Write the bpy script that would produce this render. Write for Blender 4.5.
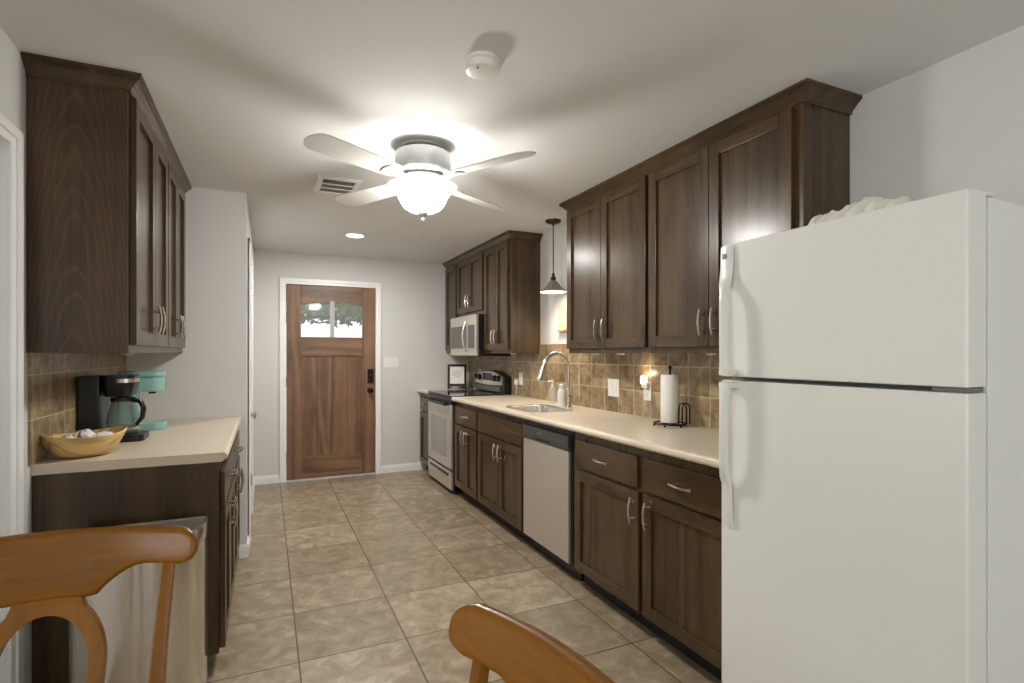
import bpy, bmesh, math, random
from mathutils import Vector, Matrix, noise
random.seed(7)
PI = math.pi
for o in list(bpy.data.objects):
    bpy.data.objects.remove(o)
SC = bpy.context.scene
COL = SC.collection

# ------------------------------------------------------------------ camera, world, light, exposure
F_PX = 529.63; YAW = 24.3035; HC = 1.3138
cam_d = bpy.data.cameras.new('camera')
cam_d.sensor_width = 36.0
cam_d.lens = F_PX / 1024 * 36.0
cam_d.shift_x = (512 - 505.29) / 1024
cam_d.shift_y = (353.57 - 341.5) / 1024
cam_d.clip_start = 0.02
cam = bpy.data.objects.new('camera', cam_d)
COL.objects.link(cam)
cam.location = (0, 0, HC)
cam.rotation_euler = (PI / 2, 0, -math.radians(YAW))
SC.camera = cam

world = bpy.data.worlds.new('world'); SC.world = world
world.use_nodes = True
bg = world.node_tree.nodes['Background']
bg.inputs[0].default_value = (0.92, 0.96, 1.0, 1)
bg.inputs[1].default_value = 1.9

vs = SC.view_settings
vs.view_transform = 'Standard'; vs.look = 'None'; vs.gamma = 1.0; vs.use_curve_mapping = False
vs.exposure = 0.0

def area_light(name, loc, rot, sx, sy, energy, color):
    d = bpy.data.lights.new(name, 'AREA'); d.shape = 'RECTANGLE'; d.size = sx; d.size_y = sy
    d.energy = energy; d.color = color
    o = bpy.data.objects.new(name, d); COL.objects.link(o); o.location = loc; o.rotation_euler = rot
    return o
def point_light(name, loc, energy, color, r):
    d = bpy.data.lights.new(name, 'POINT'); d.energy = energy; d.color = color; d.shadow_soft_size = r
    o = bpy.data.objects.new(name, d); COL.objects.link(o); o.location = loc
    return o

XL, XR, YE, YB, ZC = -0.768, 2.18, 5.86, -2.6, 2.35      # room planes
YP, XP = 3.80, -0.115                                    # closet block: its near face and its side face
# added fill daylight, set in made-up windows behind and left of the camera
XD, YD = -3.4, 1.25                                      # added dining side: its far left wall and the corner where the left kitchen wall starts
area_light('added_back_daylight', (0.72, YB + 0.03, 1.30), (-PI / 2, 0, PI), 2.5, 1.9, 8, (1.0, 0.985, 0.96))
area_light('added_side_daylight', (XD + 0.03, -0.75, 1.30), (0, -PI / 2, 0), 1.9, 3.0, 44, (1.0, 0.985, 0.96))  # unseen, added to light the fridge and right cabinet fronts
# daylight outside the front door (sun on the drive)
sun_d = bpy.data.lights.new('sun', 'SUN'); sun_d.energy = 3.0; sun_d.angle = 0.02
sun = bpy.data.objects.new('sun', sun_d); COL.objects.link(sun); sun.rotation_euler = (math.radians(40), 0, math.radians(20))

# ------------------------------------------------------------------ materials
MATS = {}
def new_mat(name):
    m = bpy.data.materials.new(name); m.use_nodes = True
    nt = m.node_tree; b = nt.nodes['Principled BSDF']
    MATS[name] = m
    return m, nt, b
def N(nt, typ, **kw):
    n = nt.nodes.new(typ)
    for k, v in kw.items():
        setattr(n, k, v)
    return n
def lin(r, g, b):
    f = lambda c: (c / 255 / 12.92) if c / 255 <= .04045 else ((c / 255 + .055) / 1.055) ** 2.4
    return (f(r), f(g), f(b), 1)
def plain(name, rgb, rough=.5, metal=0.0, spec=.5, bump=0, bscale=80, var=.06, coat=0):
    m, nt, b = new_mat(name)
    tc = N(nt, 'ShaderNodeTexCoord'); no = N(nt, 'ShaderNodeTexNoise')
    no.inputs['Scale'].default_value = bscale; no.inputs['Detail'].default_value = 3
    nt.links.new(tc.outputs['Object'], no.inputs['Vector'])
    c = lin(*rgb)
    mx = N(nt, 'ShaderNodeMix', data_type='RGBA')
    mx.inputs[6].default_value = tuple(x * (1 - var) for x in c[:3]) + (1,)
    mx.inputs[7].default_value = tuple(min(1, x * (1 + var)) for x in c[:3]) + (1,)
    nt.links.new(no.outputs['Fac'], mx.inputs[0]); nt.links.new(mx.outputs[2], b.inputs['Base Color'])
    b.inputs['Roughness'].default_value = rough; b.inputs['Metallic'].default_value = metal
    b.inputs['Specular IOR Level'].default_value = spec
    b.inputs['Coat Weight'].default_value = coat; b.inputs['Coat Roughness'].default_value = .15
    if bump:
        bp = N(nt, 'ShaderNodeBump'); bp.inputs['Strength'].default_value = bump; bp.inputs['Distance'].default_value = .002
        nt.links.new(no.outputs['Fac'], bp.inputs['Height']); nt.links.new(bp.outputs[0], b.inputs['Normal'])
    return m
def wood(name, dark, light, grain='Z', rough=.35, scale=1.0, ring=.55, coat=.0, spec=.5, blotch=.35):
    m, nt, b = new_mat(name)
    tc = N(nt, 'ShaderNodeTexCoord'); oi = N(nt, 'ShaderNodeObjectInfo')
    mp = N(nt, 'ShaderNodeMapping')
    s = {'Z': (9, 9, .55), 'Y': (9, .55, 9), 'X': (.55, 9, 9)}[grain]
    mp.inputs['Scale'].default_value = tuple(x * scale for x in s)
    ad = N(nt, 'ShaderNodeVectorMath', operation='ADD')
    cb = N(nt, 'ShaderNodeVectorMath', operation='SCALE'); cb.inputs[3].default_value = 7.3
    cv = N(nt, 'ShaderNodeCombineXYZ')
    for k in range(3): nt.links.new(oi.outputs['Random'], cv.inputs[k])
    nt.links.new(cv.outputs[0], cb.inputs[0])
    nt.links.new(tc.outputs['Object'], mp.inputs['Vector'])
    nt.links.new(mp.outputs[0], ad.inputs[0]); nt.links.new(cb.outputs[0], ad.inputs[1])
    n1 = N(nt, 'ShaderNodeTexNoise'); n1.inputs['Scale'].default_value = .55; n1.inputs['Detail'].default_value = 1.5; n1.inputs['Distortion'].default_value = .4
    nt.links.new(ad.outputs[0], n1.inputs['Vector'])
    ml = N(nt, 'ShaderNodeMath', operation='MULTIPLY'); ml.inputs[1].default_value = 9
    fr = N(nt, 'ShaderNodeMath', operation='PINGPONG'); fr.inputs[1].default_value = 1
    nt.links.new(n1.outputs['Fac'], ml.inputs[0]); nt.links.new(ml.outputs[0], fr.inputs[0])
    n2 = N(nt, 'ShaderNodeTexNoise'); n2.inputs['Scale'].default_value = 14; n2.inputs['Detail'].default_value = 4
    nt.links.new(ad.outputs[0], n2.inputs['Vector'])
    n3 = N(nt, 'ShaderNodeTexNoise'); n3.inputs['Scale'].default_value = 4.0; n3.inputs['Detail'].default_value = 3
    nt.links.new(tc.outputs['Object'], n3.inputs['Vector'])
    a1 = N(nt, 'ShaderNodeMath', operation='MULTIPLY'); a1.inputs[1].default_value = ring * .5
    nt.links.new(fr.outputs[0], a1.inputs[0])
    a2 = N(nt, 'ShaderNodeMath', operation='MULTIPLY_ADD'); a2.inputs[1].default_value = .45
    nt.links.new(n2.outputs['Fac'], a2.inputs[0]); nt.links.new(a1.outputs[0], a2.inputs[2])
    a3 = N(nt, 'ShaderNodeMath', operation='MULTIPLY_ADD'); a3.inputs[1].default_value = blotch
    nt.links.new(n3.outputs['Fac'], a3.inputs[0]); nt.links.new(a2.outputs[0], a3.inputs[2])
    rp = N(nt, 'ShaderNodeValToRGB')
    rp.color_ramp.elements[0].position = .18; rp.color_ramp.elements[0].color = lin(*dark)
    rp.color_ramp.elements[1].position = .82; rp.color_ramp.elements[1].color = lin(*light)
    nt.links.new(a3.outputs[0], rp.inputs[0]); nt.links.new(rp.outputs[0], b.inputs['Base Color'])
    b.inputs['Roughness'].default_value = rough; b.inputs['Coat Weight'].default_value = coat
    b.inputs['Coat Roughness'].default_value = .2; b.inputs['Specular IOR Level'].default_value = spec
    bp = N(nt, 'ShaderNodeBump'); bp.inputs['Strength'].default_value = .08; bp.inputs['Distance'].default_value = .002
    nt.links.new(n2.outputs['Fac'], bp.inputs['Height']); nt.links.new(bp.outputs[0], b.inputs['Normal'])
    return m
def tiles(name, size, mortar, c1, c2, cm, off, plane, rough, nscale, bump=.4, mott=None):
    m, nt, b = new_mat(name)
    tc = N(nt, 'ShaderNodeTexCoord'); sp = N(nt, 'ShaderNodeSeparateXYZ'); cv = N(nt, 'ShaderNodeCombineXYZ')
    nt.links.new(tc.outputs['Object'], sp.inputs[0])
    a, c = {'XY': (0, 1), 'YZ': (1, 2), 'XZ': (0, 2)}[plane]
    for k, (src, o) in enumerate(((a, off[0]), (c, off[1]))):
        sb = N(nt, 'ShaderNodeMath', operation='SUBTRACT'); sb.inputs[1].default_value = o - 40 * size
        nt.links.new(sp.outputs[src], sb.inputs[0]); nt.links.new(sb.outputs[0], cv.inputs[k])
    br = N(nt, 'ShaderNodeTexBrick', offset=0.0, squash=1.0)
    br.inputs['Scale'].default_value = 1; br.inputs['Mortar Size'].default_value = mortar
    br.inputs['Brick Width'].default_value = size; br.inputs['Row Height'].default_value = size
    br.inputs['Mortar Smooth'].default_value = .15; br.inputs['Bias'].default_value = 0
    br.inputs['Color1'].default_value = (0, 0, 0, 1); br.inputs['Color2'].default_value = (1, 1, 1, 1); br.inputs['Mortar'].default_value = (.5, .5, .5, 1)
    nt.links.new(cv.outputs[0], br.inputs['Vector'])
    # noise shifted per tile so the mottling breaks at the joints
    sc = N(nt, 'ShaderNodeVectorMath', operation='SCALE'); sc.inputs[3].default_value = 5.0
    nt.links.new(br.outputs['Color'], sc.inputs[0])
    ad = N(nt, 'ShaderNodeVectorMath', operation='ADD')
    nt.links.new(tc.outputs['Object'], ad.inputs[0]); nt.links.new(sc.outputs[0], ad.inputs[1])
    n1 = N(nt, 'ShaderNodeTexNoise'); n1.inputs['Scale'].default_value = nscale; n1.inputs['Detail'].default_value = 7
    n1.inputs['Roughness'].default_value = .68; n1.inputs['Distortion'].default_value = .6
    nt.links.new(ad.outputs[0], n1.inputs['Vector'])
    mr = N(nt, 'ShaderNodeMapRange'); mr.inputs[1].default_value = .32; mr.inputs[2].default_value = .68
    nt.links.new(n1.outputs['Fac'], mr.inputs[0])
    pt = N(nt, 'ShaderNodeMath', operation='MULTIPLY_ADD'); pt.inputs[1].default_value = .35; pt.inputs[2].default_value = -.17
    nt.links.new(br.outputs['Color'], pt.inputs[0])
    ad2 = N(nt, 'ShaderNodeMath', operation='ADD', use_clamp=True)
    nt.links.new(mr.outputs[0], ad2.inputs[0]); nt.links.new(pt.outputs[0], ad2.inputs[1])
    rp = N(nt, 'ShaderNodeValToRGB')
    rp.color_ramp.elements[0].color = lin(*c1); rp.color_ramp.elements[1].color = lin(*c2)
    if mott:
        e = rp.color_ramp.elements.new(.5); e.color = lin(*mott)
    nt.links.new(ad2.outputs[0], rp.inputs[0])
    mx = N(nt, 'ShaderNodeMix', data_type='RGBA'); mx.inputs[7].default_value = lin(*cm)
    nt.links.new(br.outputs['Fac'], mx.inputs[0]); nt.links.new(rp.outputs[0], mx.inputs[6])
    nt.links.new(mx.outputs[2], b.inputs['Base Color'])
    b.inputs['Roughness'].default_value = rough
    iv = N(nt, 'ShaderNodeMath', operation='SUBTRACT'); iv.inputs[0].default_value = 1
    nt.links.new(br.outputs['Fac'], iv.inputs[1])
    hm = N(nt, 'ShaderNodeMath', operation='MULTIPLY_ADD'); hm.inputs[1].default_value = .12
    nt.links.new(n1.outputs['Fac'], hm.inputs[0]); nt.links.new(iv.outputs[0], hm.inputs[2])
    bp = N(nt, 'ShaderNodeBump'); bp.inputs['Strength'].default_value = bump; bp.inputs['Distance'].default_value = .003
    nt.links.new(hm.outputs[0], bp.inputs['Height']); nt.links.new(bp.outputs[0], b.inputs['Normal'])
    return m
def emit(name, rgb, strength):
    m, nt, b = new_mat(name)
    b.inputs['Base Color'].default_value = (.9, .9, .88, 1)
    b.inputs['Emission Color'].default_value = lin(*rgb); b.inputs['Emission Strength'].default_value = strength
    b.inputs['Roughness'].default_value = .3
    return m
def brushed(name, rgb, rough=.3, axis='Z', metal=1.0):
    m, nt, b = new_mat(name)
    tc = N(nt, 'ShaderNodeTexCoord'); mp = N(nt, 'ShaderNodeMapping')
    mp.inputs['Scale'].default_value = {'Z': (160, 160, 2), 'Y': (160, 2, 160), 'X': (2, 160, 160)}[axis]
    no = N(nt, 'ShaderNodeTexNoise'); no.inputs['Scale'].default_value = 1; no.inputs['Detail'].default_value = 2
    nt.links.new(tc.outputs['Object'], mp.inputs[0]); nt.links.new(mp.outputs[0], no.inputs['Vector'])
    mr = N(nt, 'ShaderNodeMapRange'); mr.inputs[3].default_value = rough - .05; mr.inputs[4].default_value = rough + .07
    nt.links.new(no.outputs['Fac'], mr.inputs[0]); nt.links.new(mr.outputs[0], b.inputs['Roughness'])
    b.inputs['Base Color'].default_value = lin(*rgb); b.inputs['Metallic'].default_value = metal
    return m
def glassy(name, rgb, clear=.85, rough=.05):
    m, nt, b = new_mat(name)
    tr = N(nt, 'ShaderNodeBsdfTransparent'); tr.inputs[0].default_value = lin(*rgb)
    mx = N(nt, 'ShaderNodeMixShader'); mx.inputs[0].default_value = clear
    b.inputs['Base Color'].default_value = lin(*rgb); b.inputs['Roughness'].default_value = rough
    out = nt.nodes['Material Output']
    nt.links.new(b.outputs[0], mx.inputs[1]); nt.links.new(tr.outputs[0], mx.inputs[2]); nt.links.new(mx.outputs[0], out.inputs[0])
    return m

plain('wall_paint', (213, 212, 208), .75, bump=.15, bscale=140, var=.015)
plain('ceiling_paint', (223, 223, 221), .85, bump=.25, bscale=90, var=.02)
plain('white_trim', (240, 240, 238), .35, var=.01)
plain('white_plastic', (232, 231, 225), .35, var=.01)
plain('appliance_white', (232, 232, 226), .28, bump=.06, bscale=500, var=.008)
plain('appliance_grey', (120, 120, 116), .5)
plain('black_plastic', (16, 15, 15), .3)
plain('black_glass', (8, 8, 9), .08)
plain('soft_black', (24, 22, 21), .5)
plain('iron', (38, 32, 28), .45, metal=.6)
plain('bronze', (70, 56, 46), .4, metal=.8)
plain('dark_bronze', (34, 27, 24), .35, metal=.7)
plain('grey_plastic', (92, 90, 86), .35)
plain('mid_grey', (128, 126, 121), .45)
plain('teal', (146, 190, 184), .35, var=.03)
plain('paper', (238, 235, 229), .85, bump=.3, bscale=200, var=.02)
plain('cloth_white', (228, 226, 214), .9, bump=.6, bscale=220, var=.07)
plain('cloth_blue', (96, 112, 150), .8, var=.2)
plain('cream', (186, 166, 132), .6, var=.05)
plain('counter_laminate', (214, 200, 178), .33, bump=0, bscale=420, var=.10)
plain('outdoor_concrete', (226, 222, 214), .9, var=.06, bscale=3)
plain('fan_white', (214, 213, 208), .4, var=.02)
plain('oven_grey', (152, 148, 140), .2)
plain('glare_grey', (170, 168, 168), .4)  # for the muntin: glare at the door glass painted in as pale grey
plain('dark_strip', (66, 64, 62), .35)
plain('leaf', (78, 88, 30), .6, var=.35, bscale=9)
plain('outdoor_wood', (150, 145, 150), .8, var=.3, bscale=6)
wood('cabinet_wood', (29, 20, 12), (92, 71, 45), 'Z', .27, ring=.5, coat=.12, spec=.42)
wood('cabinet_wood_rail', (29, 20, 12), (92, 71, 45), 'Y', .27, ring=.5, coat=.12, spec=.42)
def cathedral(name, dark, light, x0, rough):
    m, nt, b = new_mat(name)
    tc = N(nt, 'ShaderNodeTexCoord'); sp = N(nt, 'ShaderNodeSeparateXYZ'); nt.links.new(tc.outputs['Object'], sp.inputs[0])
    no = N(nt, 'ShaderNodeTexNoise'); no.inputs['Scale'].default_value = 5; no.inputs['Detail'].default_value = 2; nt.links.new(tc.outputs['Object'], no.inputs['Vector'])
    def mth(op, a, c=None, d=None):
        q = N(nt, 'ShaderNodeMath', operation=op)
        for k, i in enumerate((a, c, d)):
            if i is None: continue
            if isinstance(i, (int, float)): q.inputs[k].default_value = i
            else: nt.links.new(i, q.inputs[k])
        return q.outputs[0]
    dx = mth('ABSOLUTE', mth('SUBTRACT', sp.outputs[0], x0))
    par = mth('MULTIPLY', mth('POWER', dx, 1.7), 170.0)
    f = mth('MULTIPLY_ADD', sp.outputs[2], 8.0, par)
    f = mth('MULTIPLY_ADD', no.outputs['Fac'], 1.6, f)
    f = mth('PINGPONG', f, .5)
    f = mth('POWER', mth('MULTIPLY', f, 2.0), 5.0)
    mp = N(nt, 'ShaderNodeMapping'); mp.inputs['Scale'].default_value = (60, 60, 2); nt.links.new(tc.outputs['Object'], mp.inputs[0])
    n2 = N(nt, 'ShaderNodeTexNoise'); n2.inputs['Scale'].default_value = 1.5; n2.inputs['Detail'].default_value = 4; nt.links.new(mp.outputs[0], n2.inputs['Vector'])
    n3 = N(nt, 'ShaderNodeTexNoise'); n3.inputs['Scale'].default_value = 3; nt.links.new(tc.outputs['Object'], n3.inputs['Vector'])
    g = mth('MULTIPLY_ADD', n2.outputs['Fac'], .35, mth('MULTIPLY', f, .20))
    g = mth('MULTIPLY_ADD', n3.outputs['Fac'], .40, g)
    rp = N(nt, 'ShaderNodeValToRGB'); rp.color_ramp.elements[0].position = .15; rp.color_ramp.elements[1].position = .85
    rp.color_ramp.elements[0].color = lin(*dark); rp.color_ramp.elements[1].color = lin(*light)
    nt.links.new(g, rp.inputs[0]); nt.links.new(rp.outputs[0], b.inputs['Base Color'])
    b.inputs['Roughness'].default_value = rough
    return m
cathedral('cathedral_wood', (34, 23, 14), (116, 88, 60), -.01, .32)
wood('door_wood', (56, 38, 27), (146, 110, 80), 'Z', .42, ring=.6, scale=1.1)
wood('door_wood_rail', (56, 38, 27), (146, 110, 80), 'X', .42, ring=.6, scale=1.1)
wood('chair_wood', (100, 62, 8), (150, 95, 14), 'X', .26, ring=.35, coat=.08, spec=.35, blotch=.3, scale=.8)
wood('chair_wood_post', (100, 62, 8), (150, 95, 14), 'Z', .26, ring=.35, coat=.08, spec=.35, blotch=.3, scale=.8)
wood('bowl_wood', (136, 94, 44), (220, 188, 126), 'X', .4, ring=1.1, scale=2.2)
tiles('floor_tile', .4612, .0032, (130, 114, 92), (180, 163, 137), (76, 62, 48), (.1276, 2.4147), 'XY', .33, 10.5, .35, (150, 134, 111))
tiles('backsplash_tile', .162, .0028, (104, 86, 62), (186, 164, 130), (196, 180, 150), (2.30, .914), 'YZ', .32, 11, .5, (148, 127, 96))
tiles('backsplash_tile_left', .162, .0028, (104, 86, 62), (186, 164, 130), (196, 180, 150), (2.42, .914), 'YZ', .32, 11, .5, (148, 127, 96))
brushed('steel', (216, 210, 200), .32, 'Z', .72)
brushed('steel_can', (222, 218, 210), .16, 'Z', .9)
brushed('nickel', (205, 196, 184), .25, 'Z')
brushed('chrome_soft', (216, 214, 208), .22, 'Z', .8)
plain('fan_silver', (205, 207, 207), .3, metal=.35, var=.01)
emit('lamp_glass', (255, 251, 246), 128.0)
emit('lamp_disc', (255, 250, 240), 9.0)
emit('bulb_warm', (255, 232, 196), 9.0)
emit('night_glow', (255, 226, 184), 1.6)
glassy('clear_glass', (244, 246, 246), .8)
glassy('rim_glass', (240, 242, 242), .35, .15)
glassy('pane_glass', (250, 252, 252), .9)
glassy('carafe_glass', (196, 206, 204), .76)
M = MATS

# ------------------------------------------------------------------ mesh builder
class MB:
    """collects shapes in one bmesh; T maps local to world-ish coordinates; org is subtracted at build time"""
    def __init__(s, T=None):
        s.bm = bmesh.new(); s.T = T; s.mi = 0
    def v(s, p):
        p = Vector(p)
        return s.bm.verts.new(s.T(p) if s.T else p)
    def face(s, vs_):
        try:
            f = s.bm.faces.new(vs_); f.material_index = s.mi; return f
        except ValueError:
            return None
    def box(s, x0, x1, y0, y1, z0, z1):
        V = [s.v((x, y, z)) for z in (z0, z1) for y in (y0, y1) for x in (x0, x1)]
        for q in ((0, 2, 3, 1), (4, 5, 7, 6), (0, 1, 5, 4), (2, 6, 7, 3), (0, 4, 6, 2), (1, 3, 7, 5)):
            s.face([V[i] for i in q])
        return s
    def rings(s, rings, closed_u=True, cap0=True, cap1=True):
        R = [[s.v(p) for p in r] for r in rings]
        n = len(R[0])
        for a, b in zip(R[:-1], R[1:]):
            for i in range(n if closed_u else n - 1):
                j = (i + 1) % n
                s.face([a[i], a[j], b[j], b[i]])
        if cap0: s.face(list(reversed(R[0])))
        if cap1: s.face(R[-1])
        return s
    def lathe(s, prof, c=(0, 0, 0), n=32, cap0=True, cap1=True, axis='Z'):
        rr = []
        for r, h in prof:
            ring = []
            for k in range(n):
                a = 2 * PI * k / n
                d = (max(r, 1e-4) * math.cos(a), max(r, 1e-4) * math.sin(a), h)
                if axis == 'X': d = (d[2], d[0], d[1])
                if axis == 'Y': d = (d[1], d[2], d[0])
                ring.append((c[0] + d[0], c[1] + d[1], c[2] + d[2]))
            rr.append(ring)
        return s.rings(rr, True, cap0, cap1)
    def tube(s, pts, r, n=10, cap=True):
        pts = [Vector(p) for p in pts]; rr = []
        rad = r if isinstance(r, (list, tuple)) else [r] * len(pts)
        up = None
        for i, p in enumerate(pts):
            t = (pts[min(i + 1, len(pts) - 1)] - pts[max(i - 1, 0)]).normalized()
            if up is None:
                up = t.orthogonal().normalized()
            else:
                up = (up - t * up.dot(t)).normalized()
            sd = t.cross(up)
            rr.append([p + (up * math.cos(2 * PI * k / n) + sd * math.sin(2 * PI * k / n)) * rad[i] for k in range(n)])
        return s.rings(rr, True, cap, cap)
    def prism(s, outline, f0, f1):
        """outline: list of 2D pts; f0/f1 map a 2D point to 3D on the two caps"""
        A = [s.v(f0(p)) for p in outline]; B = [s.v(f1(p)) for p in outline]
        n = len(outline)
        s.face(list(reversed(A))); s.face(B)
        for i in range(n):
            j = (i + 1) % n
            s.face([A[i], A[j], B[j], B[i]])
        return s
    def build(s, name, mat, parent=None, org=(0, 0, 0), bevel=0, smooth=True, seg=2, angle=35, sub=0):
        bmesh.ops.recalc_face_normals(s.bm, faces=s.bm.faces[:])
        if org != (0, 0, 0):
            bmesh.ops.translate(s.bm, verts=s.bm.verts[:], vec=-Vector(org))
        if bevel:
            ed = [e for e in s.bm.edges if len(e.link_faces) == 2 and e.calc_face_angle(0) > math.radians(50)]
            bmesh.ops.bevel(s.bm, geom=ed, offset=bevel, segments=seg, affect='EDGES', profile=.5, clamp_overlap=True)
        me = bpy.data.meshes.new(name)
        s.bm.to_mesh(me); s.bm.free()
        for mm in (mat if isinstance(mat, (list, tuple)) else [mat]):
            me.materials.append(M[mm] if isinstance(mm, str) else mm)
        if smooth:
            me.shade_smooth()
            me.set_sharp_from_angle(angle=math.radians(angle))
        o = bpy.data.objects.new(name, me); COL.objects.link(o)
        if parent: o.parent = parent
        if bevel and smooth:
            wn = o.modifiers.new('wn', 'WEIGHTED_NORMAL'); wn.keep_sharp = True; wn.weight = 90
        if sub:
            md = o.modifiers.new('s', 'SUBSURF'); md.levels = sub; md.render_levels = sub
        return o
def thing(name, loc, label, cat, group=None, rz=0):
    o = bpy.data.objects.new(name, None); COL.objects.link(o)
    o.empty_display_size = .1
    o.location = loc; o.rotation_euler = (0, 0, rz)
    return tag(o, label, cat, group)
def tag(o, label=None, cat=None, group=None, kind=None):
    if label: o['label'] = label
    if cat: o['category'] = cat
    if group: o['group'] = group
    if kind: o['kind'] = kind
    return o
def struct(o, label=None):
    o['kind'] = 'structure'
    if label: o['label'] = label
    return o
def copy_tree(o, parent=None):
    c = o.copy(); COL.objects.link(c)
    if parent: c.parent = parent
    for ch in [k for k in bpy.data.objects if k.parent == o]:
        copy_tree(ch, c)
    return c
def arc(cx, cy, r, a0, a1, n):
    return [(cx + r * math.cos(math.radians(a0 + (a1 - a0) * k / n)), cy + r * math.sin(math.radians(a0 + (a1 - a0) * k / n))) for k in range(n + 1)]
def rrect(x0, x1, y0, y1, r, n=5):
    return (arc(x1 - r, y1 - r, r, 0, 90, n) + arc(x0 + r, y1 - r, r, 90, 180, n) + arc(x0 + r, y0 + r, r, 180, 270, n) + arc(x1 - r, y0 + r, r, 270, 360, n))

# ------------------------------------------------------------------ the room shell
T = .12
struct(MB().box(XD - T, XR + T, YB - T, YE + T, -.1, 0).build('floor', 'floor_tile', smooth=False))
struct(MB().box(XD - T, XR + T, YB - T, YE + T, ZC, ZC + .1).build('ceiling', 'ceiling_paint', smooth=False))
struct(MB().box(XR, XR + T, YB - T, YE + T, 0, ZC).build('wall_right', 'wall_paint', smooth=False))
# end wall with the front-door opening
DX0, DX1, DZ1 = .185, 1.092, 2.035
w = MB(); w.box(XL - T, DX0 - .02, YE, YE + T, 0, ZC); w.box(DX1 + .02, XR, YE, YE + T, 0, ZC); w.box(DX0 - .02, DX1 + .02, YE, YE + T, DZ1 + .02, ZC)
struct(w.build('wall_end', 'wall_paint', smooth=False))
# left wall with a doorway close to the camera
LY0, LY1, LZ = 1.45, 2.240, 2.01
w = MB(); w.box(XL - T, XL, YD, LY0 - .02, 0, ZC); w.box(XL - T, XL, LY1 + .02, YP + .1, 0, ZC); w.box(XL - T, XL, LY0 - .02, LY1 + .02, LZ + .02, ZC)
struct(w.build('wall_left', 'wall_paint', smooth=False))
# closet block beyond the left counter: near face and side face with a doorway
CY0, CY1, CZ = 4.05, 4.82, 2.04
struct(MB().box(XL, XP, YP, YP + .1, 0, ZC).build('wall_partition', 'wall_paint', smooth=False))
w = MB(); w.box(XP - .1, XP, YP + .1, CY0 - .02, 0, ZC); w.box(XP - .1, XP, CY1 + .02, YE, 0, ZC); w.box(XP - .1, XP, CY0 - .02, CY1 + .02, CZ + .02, ZC)
struct(w.build('wall_closet', 'wall_paint', smooth=False))
# back wall behind the camera with an opening for the added window
w = MB(); w.box(XD - T, -.55, YB - T, YB, 0, ZC); w.box(1.99, XR, YB - T, YB, 0, ZC); w.box(-.55, 1.99, YB - T, YB, 2.27, ZC); w.box(-.55, 1.99, YB - T, YB, 0, .33)
struct(w.build('wall_back', 'wall_paint', smooth=False))
# unseen dining side, made up to bring in daylight: return wall and second window wall
struct(MB().box(XD - T, XL - T, YD, YD + .1, 0, ZC).build('wall_dining', 'wall_paint', smooth=False))
w = MB(); w.box(XD - T, XD, YB, -2.3, 0, ZC); w.box(XD - T, XD, .8, YD, 0, ZC); w.box(XD - T, XD, -2.3, .8, 2.27, ZC); w.box(XD - T, XD, -2.3, .8, 0, .33)
struct(w.build('wall_side', 'wall_paint', smooth=False))

def casing(name, outer, inner, plane_fn, parent=None):
    """U-shaped casing: outer (a0,a1,ztop) inner (b0,b1,ztop); plane_fn(a, depth, z)"""
    mb = MB(lambda p: Vector(plane_fn(p.x, p.y, p.z)))
    a0, a1, zt = outer; b0, b1, zi = inner
    for d, k in ((.012, 0), (.019, .45)):
        p0 = a0 + (b0 - a0) * 0; q0 = b0 - (b0 - a0) * k
        mb.box(a0, b0 - (b0 - a0) * k if k else b0, 0, d, 0, zt)
        mb.box(b1 + (a1 - b1) * k if k else b1, a1, 0, d, 0, zt)
        mb.box(a0, a1, 0, d + .0003, zi + (zt - zi) * k if k else zi, zt)
    return mb.build(name, 'white_trim', parent, bevel=.003, smooth=True)
struct(casing('trim_1', (.124, 1.150, 2.088), (.185, 1.090, 2.028), lambda a, d, z: (a, YE - d, z)))
struct(casing('trim_2', (LY0 - .06, LY1 + .072, 2.060), (LY0 + .006, LY1 - .006, 2.00), lambda a, d, z: (XL + d, a, z)))
struct(casing('trim_3', (CY0 - .06, CY1 + .06, 2.10), (CY0 + .005, CY1 - .005, 2.035), lambda a, d, z: (XP + d, a, z)))
def jamb(name, a0, a1, zt, fn, depth):
    mb = MB(lambda p: Vector(fn(p.x, p.y, p.z)))
    mb.box(a0 - .02, a0, -depth, 0, 0, zt + .02); mb.box(a1, a1 + .02, -depth, 0, 0, zt + .02); mb.box(a0, a1, -depth, 0, zt, zt + .02)
    return struct(mb.build(name, 'white_trim', smooth=False))
jamb('trim_4', DX0, DX1, DZ1, lambda a, d, z: (a, YE - d, z), T)
jamb('trim_5', LY0, LY1, LZ, lambda a, d, z: (XL + d, a, z), T)
jamb('trim_6', CY0, CY1, CZ, lambda a, d, z: (XP + d, a, z), .1)

def baseboard(name, segs):
    mb = MB()
    for (x0, y0, x1, y1, nx, ny) in segs:
        for d, h in ((.013, .062), (.009, .075), (.005, .085)):
            xa, xb = sorted((x0, x1)); ya, yb = sorted((y0, y1))
            if nx: xa, xb = sorted((x0, x0 + nx * d))
            if ny: ya, yb = sorted((y0, y0 + ny * d))
            mb.box(xa, xb, ya, yb, 0, h)
    return struct(mb.build(name, 'white_trim', bevel=.0015))
baseboard('baseboard_end', [(XP, YE, .124, YE, 0, -1), (1.15, YE, 1.6, YE, 0, -1)])
baseboard('baseboard_closet', [(XP, YP, XP, CY0 - .06, 1, 0), (XP, CY1 + .06, XP, YE, 1, 0)])
baseboard('baseboard_partition', [(-.16, YP, XP + .013, YP, 0, -1)])
baseboard('baseboard_left', [(XL, YD, XL, LY0 - .06, 1, 0)])

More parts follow.
